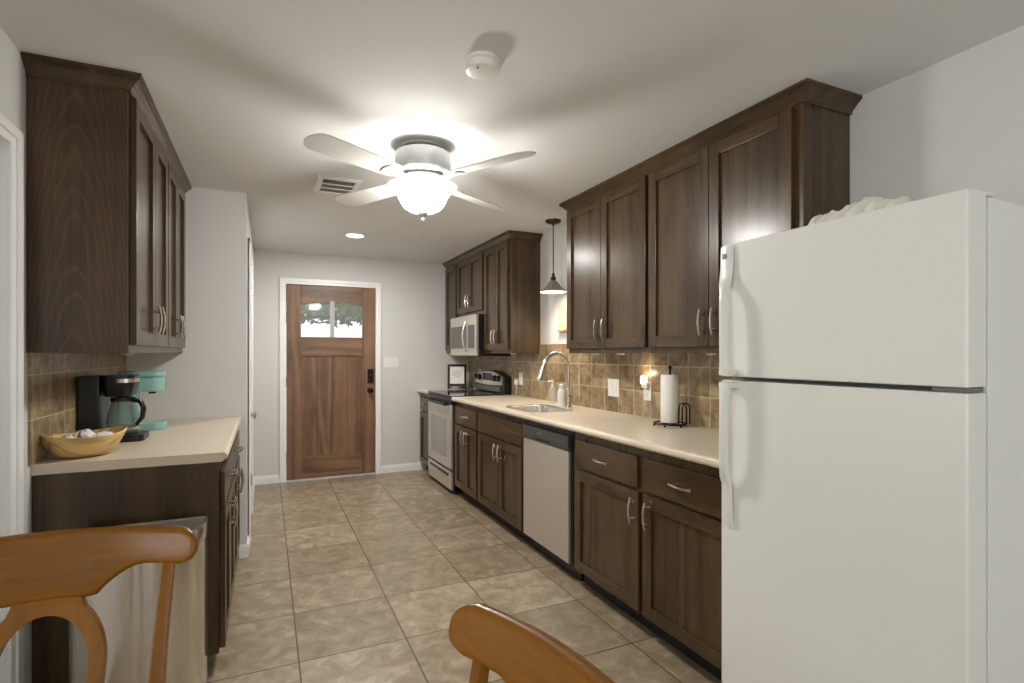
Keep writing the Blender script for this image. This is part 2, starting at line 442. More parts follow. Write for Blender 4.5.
# backsplash tiles
struct(MB().box(XR - .009, XR, 1.30, YE - .0, .914, 1.392).build('trim_7', 'backsplash_tile', smooth=False), 'brown tiled backsplash')
struct(MB().box(XL, XL + .009, 2.40, YP, .914, 1.35).build('trim_8', 'backsplash_tile_left', smooth=False), 'brown tiled backsplash')

# made-up dining window behind the camera, unseen, as a source of daylight
wf = MB()
for z0, z1 in ((.33, .39), (2.21, 2.27)): wf.box(-.55, 1.99, YB - .09, YB - .03, z0, z1)
for x0, x1 in ((-.55, -.49), (.69, .75), (1.93, 1.99)): wf.box(x0, x1, YB - .09, YB - .03, .39, 2.21)
wob = struct(wf.build('added_window_1', 'white_trim', bevel=.003))
MB().box(-.49, .69, YB - .065, YB - .06, .39, 2.21).build('added_window_pane', 'pane_glass', wob, smooth=False)
MB().box(.75, 1.93, YB - .065, YB - .06, .39, 2.21).build('added_window_pane', 'pane_glass', wob, smooth=False)

wf = MB()  # second made-up window, out of view, for the side daylight
for z0, z1 in ((.33, .39), (2.21, 2.27)): wf.box(XD - .09, XD - .03, -2.3, .8, z0, z1)
for y0, y1 in ((-2.3, -2.24), (-.78, -.72), (.74, .8)): wf.box(XD - .09, XD - .03, y0, y1, .39, 2.21)
wob = struct(wf.build('added_window_2', 'white_trim', bevel=.003))
MB().box(XD - .065, XD - .06, -2.24, -.78, .39, 2.21).build('added_window_pane', 'pane_glass', wob, smooth=False)
MB().box(XD - .065, XD - .06, -.72, .74, .39, 2.21).build('added_window_pane', 'pane_glass', wob, smooth=False)

# front door -------------------------------------------------------
d1 = bpy.data.objects.new('door_1', None); COL.objects.link(d1); d1.location = (DX0 + .45, YE + .02, 0); struct(d1)
og = tuple(d1.location)
fx0, fx1 = DX0 + .004, DX1 - .004; gx0, gx1 = .330, .952; yf, yb = YE + .012, YE + .055
mb = MB()
mb.mi = 0; mb.box(fx0, gx0, yf, yb, .012, 2.03); mb.box(gx1, fx1, yf, yb, .012, 2.03)
mb.mi = 1; mb.box(gx0, gx1, yf, yb, .012, .235); mb.box(gx0, gx1, yf, yb, 1.292, 1.488)
# arched top rail
def arch(x): return 1.815 + .05 * (1 - ((x - (gx0 + gx1) / 2) / ((gx1 - gx0) / 2)) ** 2)
xs = [gx0 + (gx1 - gx0) * k / 20 for k in range(21)]
mb.prism([(x, arch(x)) for x in xs] + [(gx1, 2.03), (gx0, 2.03)], lambda p: (p[0], yb, p[1]), lambda p: (p[0], yf, p[1]))
mb.build('door_frame', ['door_wood', 'door_wood_rail'], d1, og, bevel=.004)
mb = MB(); n = 4
for k in range(n):
    a = gx0 + (gx1 - gx0) * k / n; b = gx0 + (gx1 - gx0) * (k + 1) / n
    mb.box(a + .003, b - .003, yf + .014, yb - .01, .235, 1.292)
mb.box(gx0, gx1, yf + .027, yb - .012, .235, 1.292)
mb.build('plank_panel', 'door_wood', d1, og, bevel=.003)
mb = MB()
for (a, b) in ((gx0, gx0 + .008), (gx1 - .008, gx1)): mb.box(a, b, yf + .002, yf + .016, .235, 1.292)
for (a, b) in ((.235, .243), (1.284, 1.292)): mb.box(gx0, gx1, yf + .002, yf + .016, a, b)
mb.build('panel_molding', 'door_wood', d1, og, bevel=.002)
mb = MB(); xm = (gx0 + gx1) / 2
mb.prism([(x, arch(x)) for x in xs] + [(gx1, 1.488), (gx0, 1.488)], lambda p: (p[0], yf + .025, p[1]), lambda p: (p[0], yf + .02, p[1]))
tag(mb.build('window_glass', 'pane_glass', d1, og, smooth=False), 'arched glass light')
MB().box(xm - .022, xm + .022, yf - .001, yb, 1.485, 1.868).build('muntin', 'glare_grey', d1, og, bevel=.003)
MB().box(DX0, DX1, YE - .02, YE + .1, 0, .012).build('threshold', 'fan_silver', d1, og, bevel=.003)
lk = MB().box(1.005, 1.068, yf - .022, yf, .995, 1.145).build('door_lock', 'dark_bronze', d1, og, bevel=.006)
MB().box(1.015, 1.055, yf - .028, yf - .020, 1.05, 1.128).build('keypad', 'black_glass', lk, og, bevel=.003)
kb = MB(); kb.lathe([(.032, 0), (.032, -.008), (.014, -.012), (.012, -.035), (.022, -.04), (.028, -.052), (.024, -.064), (.008, -.07)], (1.035, yf, .915), axis='Y', n=24)
kb.build('door_knob', 'dark_bronze', d1, og)
for z in (.25, 1.78, 1.02):
    MB().tube([(DX0 + .001, YE - .004, z - .05), (DX0 + .001, YE - .004, z + .05)], .007).build('hinge', 'nickel', d1, og)

# door_2 in the left doorway, standing closed; door_3 the closet door
d2 = struct(MB().box(XL - .065, XL - .03, LY0 + .003, LY1 - .003, .01, LZ - .003).build('door_2', 'white_trim', bevel=.003))
kb = MB(); kb.lathe([(.03, 0), (.03, .008), (.012, .012), (.011, .03), (.024, .036), (.027, .05), (.02, .06), (.006, .064)], (XL - .03, LY0 + .08, .92), axis='X', n=20)
kb.build('door_knob', 'nickel', d2)
d3 = MB(); d3.box(XP - .045, XP - .008, CY0 + .003, CY1 - .003, .01, CZ - .003)
d3 = struct(d3.build('door_3', 'white_trim', bevel=.003))
kb = MB(); kb.lathe([(.028, 0), (.028, .006), (.011, .01), (.010, .03), (.023, .036), (.026, .048), (.02, .056), (.006, .06)], (XP - .008, CY0 + .09, .88), axis='X', n=20)
kb.build('door_knob', 'nickel', d3)
for z in (.28, 1.75):
    MB().tube([(XP + .004, CY1 - .002, z - .045), (XP + .004, CY1 - .002, z + .045)], .007).build('hinge', 'nickel', d3)

# ------------------------------------------------------------------ outside the front door
g = MB().box(-6, 8, YE + T, 22, -.2, -.1).build('ground', 'outdoor_concrete', smooth=False)
struct(g, 'pale concrete drive outside the front door')
tr = thing('porch_tree', (1.9, 9.6, -.1), 'leafy green tree seen through the top of the front door glass', 'tree')
cr = MB()
for k in range(9000):
    a = random.uniform(0, 2 * PI); rr = 2.7 * math.sqrt(random.random()); hh = random.random()
    c = Vector((1.9 + rr * math.cos(a), 9.6 + .45 * rr * math.sin(a), 1.90 + 1.6 * hh * (1 - (rr / 2.9) ** 2) + random.uniform(-.05, .05)))
    u_ = Vector((random.gauss(0, 1), random.gauss(0, 1), random.gauss(0, .6))).normalized(); w_ = u_.orthogonal().normalized()
    s_ = random.uniform(.05, .10)
    cr.face([cr.v(c - u_ * s_), cr.v(c + w_ * s_ * .5), cr.v(c + u_ * s_), cr.v(c - w_ * s_ * .5)])
cr.build('foliage', 'leaf', tr, (1.9, 9.6, -.1), smooth=False)
MB().tube([(1.9, 9.6, -.1), (1.95, 9.62, 1.0), (1.9, 9.6, 2.5)], [.12, .09, .06]).build('trunk', 'outdoor_wood', tr, (1.9, 9.6, -.1))

# ------------------------------------------------------------------ cabinets
# local cabinet frame: x = along the run (world +Y), y = outward from the face frame, z up
XUF = 1.90      # face plane of the right upper cabinets
XBF = 1.600     # face plane of the right base cabinets
XLU = -.470     # face plane of the left upper cabinets
XLB = -.174     # face plane of the left base cabinet
RT = lambda xf: (lambda p: Vector((xf - p.y, p.x, p.z)))
LT = lambda xf: (lambda p: Vector((xf + p.y, p.x, p.z)))
CW = ['cabinet_wood', 'cabinet_wood_rail']
def shaker(T_, a0, a1, z0, z1, parent, org, st=.058, th=.022):
    mb = MB(T_)
    mb.mi = 0
    mb.box(a0, a0 + st, .001, th, z0, z1); mb.box(a1 - st, a1, .001, th, z0, z1)
    mb.mi = 1
    mb.box(a0 + st, a1 - st, .001, th, z0, z0 + st); mb.box(a0 + st, a1 - st, .001, th, z1 - st, z1)
    o = mb.build('door', CW, parent, org, bevel=.0022)
    pn = MB(T_); pn.box(a0 + st - .003, a1 - st + .003, .0012, th - .0135, z0 + st - .003, z1 - st + .003)
    pn.build('door_panel', 'cabinet_wood', o, org, smooth=False)
    return o
def slab(T_, a0, a1, z0, z1, parent, org, name='drawer', th=.02):
    mb = MB(T_); mb.box(a0, a1, .001, th, z0, z1)
    return mb.build(name, 'cabinet_wood_rail', parent, org, bevel=.004)
def pull(T_, a, z, parent, org, L=.125, vert=True, out=.02):
    mb = MB(T_); pts = []
    for k in range(9):
        t = -1 + k / 4
        e = out + .030 - .010 * t * t
        pts.append((a, e, z + t * L / 2) if vert else (a + t * L / 2, e, z))
    mb.tube(pts, .0052, 8)
    for t in (-.62, .62):
        e = out + .030 - .010 * t * t
        q = (a, e, z + t * L / 2) if vert else (a + t * L / 2, e, z)
        mb.tube([(q[0], out - .002, q[2]), q], .0048, 8)
    return mb.build('handle', 'nickel', parent, org)
def carcass(T_, a0, a1, depth, z0, z1, parent, org, toe=False, hollow=False):
    mb = MB(T_)
    zb = z0 + (.10 if toe else 0)
    if hollow:
        mb.box(a0, a0 + .018, -depth, -.0205, zb, z1); mb.box(a1 - .018, a1, -depth, -.0205, zb, z1); mb.box(a0 + .018, a1 - .018, -depth, -.0205, zb, zb + .018)
        mb.box(a0 + .018, a1 - .018, -depth, -depth + .012, zb + .018, z1); mb.box(a0, a1, -.02, 0, zb, z1)
    else:
        mb.box(a0, a1, -depth, 0, zb, z1)
    o = mb.build('carcass', 'cabinet_wood', parent, org, bevel=.0015)
    if toe:
        MB(T_).box(a0, a1, -depth, -.065, z0, .10).build('toe_kick', 'soft_black', parent, org, smooth=False)
    return o
def crown(name, fn, prof, label, mat='cabinet_wood_rail'):
    mb = MB()
    rings = [fn(o, z) for o, z in prof]
    n = len(rings[0])
    V = [[mb.v(p) for p in r] for r in rings]
    for a, b in zip(V[:-1], V[1:]):
        for i in range(n - 1): mb.face([a[i], a[i + 1], b[i + 1], b[i]])
    for i in range(n - 1): mb.face([V[0][i], V[-1][i], V[-1][i + 1], V[0][i + 1]])
    mb.face([r[0] for r in V]); mb.face([r[-1] for r in reversed(V)])
    o = mb.build(name, mat, smooth=True, angle=20)
    return tag(o, label, 'crown molding')
PROF = [(.001, 2.288), (.006, 2.288), (.010, 2.291), (.010, 2.300), (.014, 2.304), (.019, 2.308), (.026, 2.316), (.035, 2.326), (.040, 2.329), (.045, 2.331), (.045, 2.336), (.050, 2.338), (.050, 2.3495), (.001, 2.3495)]
ZU0, ZU1 = 1.316, 2.300
DU0, DU1 = 1.347, 2.282

def wall_cab(name_label, T_, a0, a1, depth, xf, z0, z1, doors, group, dz0=None):
    """doors: list of (a0,a1,handle a or None)"""
    p = T_(Vector(((a0 + a1) / 2, -depth / 2, z0)))
    t = thing('wall_cabinet', p, name_label, 'cabinet', group); og = tuple(p)
    carcass(T_, a0, a1, depth, z0, z1, t, og)
    for (b0, b1, ha) in doors:
        d = shaker(T_, b0, b1, dz0 if dz0 else DU0, DU1, t, og)
        if ha is not None: pull(T_, ha, (dz0 if dz0 else DU0) + .115, d, og)
    return t
DR = XR - XUF - .0
GU = 'dark wood wall cabinets'
T_ = RT(XUF)
c1 = wall_cab('dark two-door wall cabinet partly hidden behind the fridge top', T_, 1.396, 2.292, DR, XUF, ZU0, ZU1,
         [(1.432, 1.858, 1.822), (1.862, 2.284, 1.898)], GU)
c2 = wall_cab('dark two-door wall cabinet directly right of the pendant lamp', T_, 2.2925, 3.145, DR, XUF, ZU0, ZU1,
         [(2.312, 2.728, 2.692), (2.732, 3.138, 2.768)], GU)
RFN = lambda y0, y1: (lambda o, z: [(XR - .001, y0 - o, z), (XUF - o, y0 - o, z), (XUF - o, y1 + o, z), (XR - .001, y1 + o, z)])
crown('crown_molding', RFN(1.396, 3.145), PROF, 'dark crown molding above the wall cabinets between pendant and fridge')
# far group over range and microwave
F0, F1, F2, F3 = 4.085, 4.668, 5.452, YE - .002
wall_cab('dark two-door wall cabinet right of the microwave with a lit side panel', T_, F0, F1, DR, XUF, ZU0, ZU1,
         [(4.125, 4.385, 4.352), (4.389, 4.652, 4.422)], GU)
wall_cab('short dark two-door wall cabinet directly above the microwave', T_, F1 + .0005, F2 - .0005, DR, XUF, 1.692, ZU1,
         [(4.705, 5.065, 5.03), (5.069, 5.425, 5.104)], GU, dz0=1.735)
wall_cab('narrow dark single-door wall cabinet in the far corner left of the microwave', T_, F2, F3, DR, XUF, ZU0, ZU1,
         [(5.478, 5.835, None)], GU)
crown('crown_molding', lambda o, z: [(XR - .001, F0 - o, z), (XUF - o, F0 - o, z), (XUF - o, F3, z)], PROF, 'dark crown molding above the microwave cabinets at the far end')
# left wall cabinets
T_ = LT(XLU); DL = XLU - XL
wall_cab('dark two-door wall cabinet with arched grain on its side panel, nearest on the left', T_, 2.388, 3.128, DL, XLU, ZU0, ZU1,
         [(2.408, 2.790, 2.752), (2.796, 3.118, 2.834)], GU)
wall_cab('dark two-door wall cabinet on the left against the grey partition wall', T_, 3.1285, YP - .002, DL, XLU, ZU0, ZU1,
         [(3.140, 3.436, 3.40), (3.440, 3.742, 3.478)], GU)
lw = [o for o in bpy.data.objects if o.name.startswith('wall_cabinet') and o.type == 'EMPTY' and o.location.x < 0 and o.location.y < 3][0]
MB().box(XL + .002, XLU - .001, 2.3840, 2.3878, ZU0, 2.290).build('side_panel', 'cathedral_wood', lw, tuple(lw.location), smooth=False)
crown('crown_molding', lambda o, z: [(XL + .001, 2.388 - o, z), (XLU + o, 2.388 - o, z), (XLU + o, YP - .002, z)], PROF, 'dark crown molding along the top of the left wall cabinets')

# base cabinets, right run
GB = 'dark wood base cabinets'
ZB = .874; DB = XR - XBF - .003
def base_cab(label, T_, a0, a1, depth, drawers, doors, toe=True, end_panel=None, hollow=False):
    p = T_(Vector(((a0 + a1) / 2, -depth / 2, 0)))
    t = thing('base_cabinet', p, label, 'cabinet', GB); og = tuple(p)
    carcass(T_, a0, a1, depth, 0, ZB, t, og, toe, hollow)
    for (b0, b1, kind) in drawers:
        d = slab(T_, b0, b1, .684, .832, t, og, 'drawer' if kind else 'false_front')
        if kind: pull(T_, (b0 + b1) / 2, .758, d, og, L=.13, vert=False)
    for (b0, b1, ha) in doors:
        d = shaker(T_, b0, b1, .108, .668, t, og)
        pull(T_, ha, .575, d, og)
    if end_panel: end_panel(t, og)
    return t
T_ = RT(XBF)
base_cab('wide dark base cabinet with two drawers between fridge and dishwasher', T_, 1.342, 2.588, DB,
         [(1.452, 1.955, 1), (2.004, 2.548, 1)], [(1.440, 1.962, 1.925), (1.992, 2.552, 2.030)])
base_cab('dark sink base cabinet with plain false front left of the dishwasher', T_, 3.216, 4.062, DB,
         [(3.232, 4.045, 0)], [(3.232, 3.618, 3.582), (3.624, 4.045, 3.660)], hollow=True)
base_cab('narrow dark base cabinet with one drawer right of the range', T_, 4.0625, 4.645, DB,
         [(4.085, 4.62, 1)], [(4.085, 4.350, 4.314), (4.354, 4.62, 4.390)])
base_cab('small dark base cabinet in the far corner left of the range', T_, 5.455, YE - .002, DB,
         [(5.475, 5.835, 1)], [(5.475, 5.835, 5.52)])
# left base cabinet
def lend(t, og):
    mb = MB(); mb.box(XL + .002, XLB + .0, 2.432, 2.4395, .10, ZB); mb.box(XL + .002, XLB - .065, 2.432, 2.4395, 0, .10)
    mb.build('end_panel', 'cabinet_wood', t, og, smooth=False)
base_cab('dark base cabinet under the left counter behind the steel trash can', LT(XLB), 2.44, YP - .002, XLB - XL - .002,
         [(2.455, 3.115, 1), (3.125, 3.77, 1)], [(2.455, 2.78, 2.745), (2.786, 3.112, 2.822), (3.125, 3.445, 3.41), (3.45, 3.77, 3.486)], end_panel=lend)

# ------------------------------------------------------------------ countertops
ZT, ZT0 = .914, .8765
def nose(xf, sgn, xb):
    """profile in (x,z): rounded front edge at xf, back at xb"""
    r = .017
    pts = [(xb, ZT0), (xf + sgn * r * .6, ZT0)]
    cz = (ZT + ZT0) / 2
    for k in range(9):
        a = -90 + 180 * k / 8
        pts.append((xf + sgn * (r - r * math.cos(math.radians(a))), cz + (ZT - cz) * math.sin(math.radians(a))))
    pts += [(xb, ZT)]
    return pts
SX0, SX1, SY0, SY1 = 1.645, 1.975, 3.19, 3.66
mb = MB()
X0, Y0, Y1 = 1.553, 1.338, 4.645
pr = nose(X0, 1, SX0)
mb.prism(pr, lambda p: (p[0], Y0, p[1]), lambda p: (p[0], Y1, p[1]))
mb.box(SX0, SX1, Y0, SY0, ZT0, ZT); mb.box(SX0, SX1, SY1, Y1, ZT0, ZT); mb.box(SX1, XR - .010, Y0, Y1, ZT0, ZT)
tag(mb.build('countertop', 'counter_laminate', smooth=True), 'long beige countertop with the sink set in it, on the right', 'countertop')
mb = MB(); mb.prism(nose(X0, 1, XR - .010), lambda p: (p[0], 5.450, p[1]), lambda p: (p[0], YE - .001, p[1]))
tag(mb.build('countertop', 'counter_laminate'), 'short beige countertop in the far corner beyond the range', 'countertop')
mb = MB(); mb.prism(nose(-.142, -1, XL + .001), lambda p: (p[0], 2.425, p[1]), lambda p: (p[0], YP - .001, p[1]))
tag(mb.build('countertop', 'counter_laminate', bevel=.004), 'beige countertop on the left under the coffee makers', 'countertop')

# ------------------------------------------------------------------ sink and faucet
og = ((SX0 + SX1) / 2, (SY0 + SY1) / 2, ZT)
t = thing('sink', og, 'rounded stainless steel sink set in the right countertop', 'sink')
def sring(d, z, r): return [(x, y, z) for x, y in rrect(SX0 - d, SX1 + d, SY0 - d, SY1 + d, max(r + d, .01), 6)]
mb = MB(); mb.rings([sring(.022, ZT + .0005, .09), sring(.021, ZT + .003, .09), sring(.016, ZT + .0045, .09), sring(.002, ZT + .003, .08), sring(-.006, ZT - .004, .08), sring(-.012, ZT - .03, .08), sring(-.02, ZT - .14, .08), sring(-.04, ZT - .165, .07), sring(-.10, ZT - .175, .05)], True, False, True)
mb.build('basin', 'chrome_soft', t, og)
MB().lathe([(.045, ZT - .174), (.045, ZT - .171), (.03, ZT - .170), (.028, ZT - .173)], (og[0], og[1], 0), n=24).build('drain', 'steel', t, og)
fx, fy = 2.052, 3.405
og = (fx, fy, ZT)
t = thing('faucet', og, 'brushed nickel gooseneck faucet behind the sink', 'faucet')
mb = MB(); mb.lathe([(.031, ZT), (.031, ZT + .006), (.024, ZT + .012), (.020, ZT + .03), (.022, ZT + .09), (.022, ZT + .125), (.016, ZT + .14), (.0135, ZT + .16)], (fx, fy, 0), n=24)
mb.build('base', 'nickel', t, og)
pts = [(fx, fy, ZT + .14), (fx, fy, ZT + .285)]
for k in range(1, 13):
    a = PI * k / 12 * .93
    pts.append((fx - .105 + .105 * math.cos(a), fy + .0, ZT + .285 + .115 * math.sin(a)))
e = Vector(pts[-1]); dr = (Vector(pts[-1]) - Vector(pts[-2])).normalized()
mb = MB(); mb.tube(pts, .015, 12); mb.build('spout', 'nickel', t, og)
mb = MB(); mb.tube([e, e + dr * .02, e + dr * .06, e + dr * .105, e + dr * .112], [.0155, .018, .020, .026, .021], 14); mb.build('spray_head', 'nickel', t, og)
mb = MB(); mb.tube([(fx + .0, fy - .02, ZT + .095), (fx, fy - .04, ZT + .10), (fx - .01, fy - .055, ZT + .135), (fx - .012, fy - .062, ZT + .18)], [.014, .012, .008, .006], 10); mb.build('lever', 'nickel', t, og)

def bottle(label, x, y, mat, prof, pump, capmat):
    og = (x, y, ZT + .0005)
    t = thing('soap_bottle', og, label, 'bottle', 'soap bottles beside the faucet')
    MB().lathe(prof, (0, 0, 0), n=20).build('body', mat, t)
    h = prof[-1][1]
    if pump:
        mb = MB(); mb.lathe([(.013, h), (.013, h + .018), (.005, h + .02), (.004, h + .045), (.011, h + .046), (.011, h + .056)], n=14)
        mb.tube([(0, 0, h + .051), (-.03, .005, h + .051), (-.036, .006, h + .044)], .0045, 8)
        mb.build('pump', capmat, t)
    else:
        MB().lathe([(.015, h), (.015, h + .03), (.012, h + .034), (.002, h + .035)], n=16).build('cap', capmat, t)
bottle('clear pump soap bottle left of the faucet', 2.085, 3.70, 'clear_glass', [(.028, 0), (.031, .01), (.031, .09), (.026, .115), (.012, .13)], True, 'white_plastic')
bottle('white soap bottle close beside the faucet base', 2.035, 3.478, 'white_plastic', [(.026, 0), (.029, .01), (.029, .10), (.022, .125), (.014, .135)], False, 'white_plastic')

# ------------------------------------------------------------------ dishwasher
og = (1.87, 2.9, 0)
t = thing('dishwasher', og, 'stainless dishwasher with dark control strip under the right countertop', 'dishwasher')
D0, D1 = 2.600, 3.203
MB().box(1.60, 2.15, D0, D1, .10, .870).build('body', 'black_plastic', t, og, smooth=False)
MB().box(1.578, 1.599, D0 + .018, D1 - .004, .108, .752).build('door', 'steel', t, og, bevel=.004)
cp = MB().box(1.570, 1.599, D0 + .012, D1 - .002, .755, .838).build('control_panel', 'dark_strip', t, og, bevel=.006)
MB().box(1.567, 1.573, 2.83, 3.01, .765, .778).build('latch_pocket', 'black_plastic', cp, og, bevel=.002)
for k in range(7): MB().box(1.5690, 1.5705, 2.66 + k * .028, 2.672 + k * .028, .797, .801).build('button', 'mid_grey', cp, og, smooth=False)
MB().box(1.5690, 1.5705, 2.93, 2.985, .806, .814).build('badge', 'mid_grey', cp, og, smooth=False)
MB().box(1.655, 1.70, D0, D1, 0, .10).build('toe_kick', 'black_plastic', t, og, smooth=False)

# ------------------------------------------------------------------ range
R0, R1 = 4.655, 5.440
og = (1.87, (R0 + R1) / 2, 0)
t = thing('range', og, 'stainless electric range with black glass cooktop under the microwave', 'range')
MB().box(1.585, 2.165, R0, R1, .03, .903).build('body', 'black_plastic', t, og, bevel=.003)
for x in (1.64, 2.12):
    for y in (R0 + .05, R1 - .05):
        MB().lathe([(.018, 0), (.018, .0295)], (x, y, 0), n=12).build('foot', 'black_plastic', t, og)
MB().box(1.560, 2.08, R0 - .0, R1, .904, .922).build('cooktop', 'black_glass', t, og, bevel=.005)
for x, y, r in ((1.72, R0 + .2, .10), (1.72, R1 - .2, .08), (1.95, R0 + .2, .08), (1.95, R1 - .2, .10)):
    mb = MB(); mb.rings([[(x + q * math.cos(2 * PI * k / 36), y + q * math.sin(2 * PI * k / 36), z) for k in range(36)] for q, z in ((r, .9222), (r, .9226), (r - .004, .9226), (r - .004, .9222))], True, False, False)
    mb.build('burner_ring', 'mid_grey', t, og)
od = MB().box(1.558, 1.584, R0 + .022, R1 - .012, .235, .835).build('oven_door', 'steel', t, og, bevel=.006)
MB().box(1.5555, 1.560, R0 + .16, R1 - .13, .33, .70).build('oven_window', 'oven_grey', od, og, bevel=.002)
mb = MB(); mb.tube([(1.515, R0 + .06, .838), (1.510, (R0 + R1) / 2, .838), (1.515, R1 - .06, .838)], .013, 10)
for y in (R0 + .09, R1 - .09): mb.tube([(1.515, y, .838), (1.56, y, .838)], .011, 8)
mb.build('oven_handle', 'black_plastic', od, og)
MB().box(1.562, 1.584, R0 + .012, R1 - .012, .838, .902).build('vent_trim', 'black_plastic', t, og, bevel=.003)
dw = MB().box(1.560, 1.584, R0 + .022, R1 - .012, .045, .215).build('storage_drawer', 'steel', t, og, bevel=.005)
mb = MB(); mb.box(1.553, 1.562, R0 + .10, R1 - .09, .165, .190); mb.build('drawer_pull', 'black_plastic', dw, og, bevel=.004)
# backguard with arched control panel
def pan_top(y): u = (y - (R0 + R1) / 2) / ((R1 - R0) / 2); return 1.085 + .06 * (1 - u * u)
ys = [R0 + .004 + (R1 - R0 - .008) * k / 24 for k in range(25)]
mb = MB(); mb.prism([(y, pan_top(y)) for y in ys] + [(R1 - .004, .923), (R0 + .004, .923)], lambda p: (2.165, p[0], p[1]), lambda p: (2.095 + .0 * p[1], p[0], p[1]))
bgd = mb.build('backguard', 'black_plastic', t, og, bevel=.004)
ys2 = [R0 + .05 + (R1 - R0 - .085) * k / 24 for k in range(25)]
mb = MB(); mb.prism([(y, pan_top(y) - .012) for y in ys2] + [(ys2[-1], 1.015)] + [(y, .993 + .02 * ((y - (R0 + R1) / 2) / .4) ** 2) for y in reversed(ys2)], lambda p: (2.096, p[0], p[1]), lambda p: (2.082, p[0], p[1]))
cpn = mb.build('control_panel', 'steel', t, og, bevel=.002)
MB().box(2.078, 2.083, 4.94, 5.17, 1.04, 1.115).build('display', 'black_glass', cpn, og, bevel=.002)
for y in (4.755, 4.855, 5.26, 5.36):
    mb = MB(); mb.lathe([(.032, 0), (.030, -.012), (.027, -.028), (.005, -.03)], (2.082, y, 1.068), n=20, axis='X'); mb.build('knob', 'black_plastic', cpn, og)
MB().box(2.088, 2.097, R0 + .10, R1 - .04, .935, .985).build('rear_strip', 'grey_plastic', bgd, og, bevel=.003)

# ------------------------------------------------------------------ microwave (over the range)
W0, W1, WX, WZ0, WZ1 = 4.670, 5.430, 1.805, 1.290, 1.690
og = (1.98, (W0 + W1) / 2, WZ0)
t = thing('microwave', og, 'stainless over-the-range microwave hung below the short cabinet', 'microwave')
MB().box(WX + .03, XR - .003, W0, W1, WZ0, WZ1).build('body', 'black_plastic', t, og, bevel=.003)
dr = MB().box(WX, WX + .029, W0 + .002, W1 - .002, WZ0 + .004, WZ1 - .002).build('door', 'steel', t, og, bevel=.005)
MB().box(WX - .003, WX + .002, 4.93, 5.40, WZ0 + .075, WZ1 - .10).build('door_window', 'grey_plastic', dr, og, bevel=.003)
MB().box(WX - .003, WX + .002, W0 + .04, 4.885, WZ0 + .075, WZ1 - .10).build('control_panel', 'grey_plastic', dr, og, bevel=.003)
mb = MB(); pts = [(WX - .02 - .03 * math.sin(PI * k / 10), 4.905, WZ0 + .05 + (WZ1 - WZ0 - .12) * k / 10) for k in range(11)]
mb.tube([(WX, 4.905, pts[0][2])] + pts + [(WX, 4.905, pts[-1][2])], .011, 10); mb.build('handle', 'nickel', dr, og)

# ------------------------------------------------------------------ fridge
FX, FY0, FY1, FZ = 1.400, .640, 1.332, 1.675
og = (1.78, (FY0 + FY1) / 2, 0)
t = thing('fridge', og, 'white top-freezer fridge in the right foreground', 'fridge')
MB().box(FX + .09, XR - .04, FY0 + .002, FY1 - .002, .03, FZ - .005).build('body', 'appliance_white', t, og, bevel=.006)
def fdoor(z0, z1, name):
    mb = MB()
    pts = [(FX + .080, FY0)] + [(FX + .008 - .008 * math.sin(math.radians(a)), FY0 + .008 - .008 * math.cos(math.radians(a))) for a in (0, 30, 60, 90)]
    n = 12
    for k in range(1, n): 
        u = k / n; pts.append((FX - .004 * math.sin(PI * u), FY0 + .012 + (FY1 - FY0 - .024) * u))
    pts += [(FX + .008 - .008 * math.cos(math.radians(a)), FY1 - .008 + .008 * math.sin(math.radians(a))) for a in (0, 30, 60, 90)] + [(FX + .080, FY1)]
    mb.prism(pts, lambda p: (p[0], p[1], z0), lambda p: (p[0], p[1], z1))
    return mb.build(name, 'appliance_white', t, og, bevel=.005, angle=25)
ud = fdoor(1.238, FZ + .002, 'freezer_door'); ld = fdoor(.075, 1.226, 'fridge_door')
MB().box(FX + .081, FX + .0895, FY0 + .012, FY1 - .012, .09, FZ - .012).build('gasket', 'appliance_grey', t, og, smooth=False)
MB().box(FX + .10, XR - .08, FY0 + .03, FY1 - .03, .0, .029).build('base_grille', 'appliance_grey', t, og, smooth=False)
mb = MB(); mb.box(FX + .012, FX + .075, FY0 + .006, FY0 + .075, 1.2268, 1.2372); mb.build('middle_hinge', 'appliance_grey', t, og, bevel=.002)
mb = MB(); mb.box(FX + .05, FX + .14, FY0 + .012, FY0 + .05, FZ + .0025, FZ + .012); mb.build('top_hinge', 'appliance_white', t, og, bevel=.004)
def fhandle(prof, parent):
    """prof: list of (z, outward stand-off, inset of the far edge, width along y); flat strap that bows outward"""
    mb = MB(); rr = []
    for z, d, ins, wd in prof:
        x1 = FX - d + (.020 if d > .02 else .0); x0 = FX - d
        x1 = max(x1, x0 + .006)
        y1 = FY1 - ins; y0 = y1 - wd
        c = min(.005, (x1 - x0) * .45)
        rr.append([(x0 + c, y0, z), (x0, y0 + c, z), (x0, y1 - c, z), (x0 + c, y1, z), (x1, y1, z), (x1, y0, z)])
    mb.rings(rr); return mb.build('handle', 'appliance_white', parent, og, angle=50)
fhandle([(1.668, .010, .008, .052), (1.60, .012, .008, .052), (1.565, .016, .008, .050), (1.540, .034, .020, .036), (1.515, .047, .034, .026), (1.48, .054, .040, .024), (1.36, .057, .043, .024), (1.285, .056, .043, .026), (1.262, .054, .040, .034), (1.243, .050, .036, .044)], ud)
mb = MB(); mb.box(FX - .05, FX + .0, FY1 - .080, FY1 - .036, 1.243, 1.262); mb.build('handle_foot', 'appliance_white', ud, og, bevel=.006)
fhandle([(1.221, .050, .036, .044), (1.20, .054, .040, .034), (1.17, .056, .043, .026), (1.08, .057, .043, .024), (.98, .054, .040, .024), (.935, .047, .034, .026), (.905, .032, .022, .034), (.885, .018, .018, .040), (.84, .014, .026, .032), (.765, .012, .030, .028), (.742, .006, .031, .026)], ld)
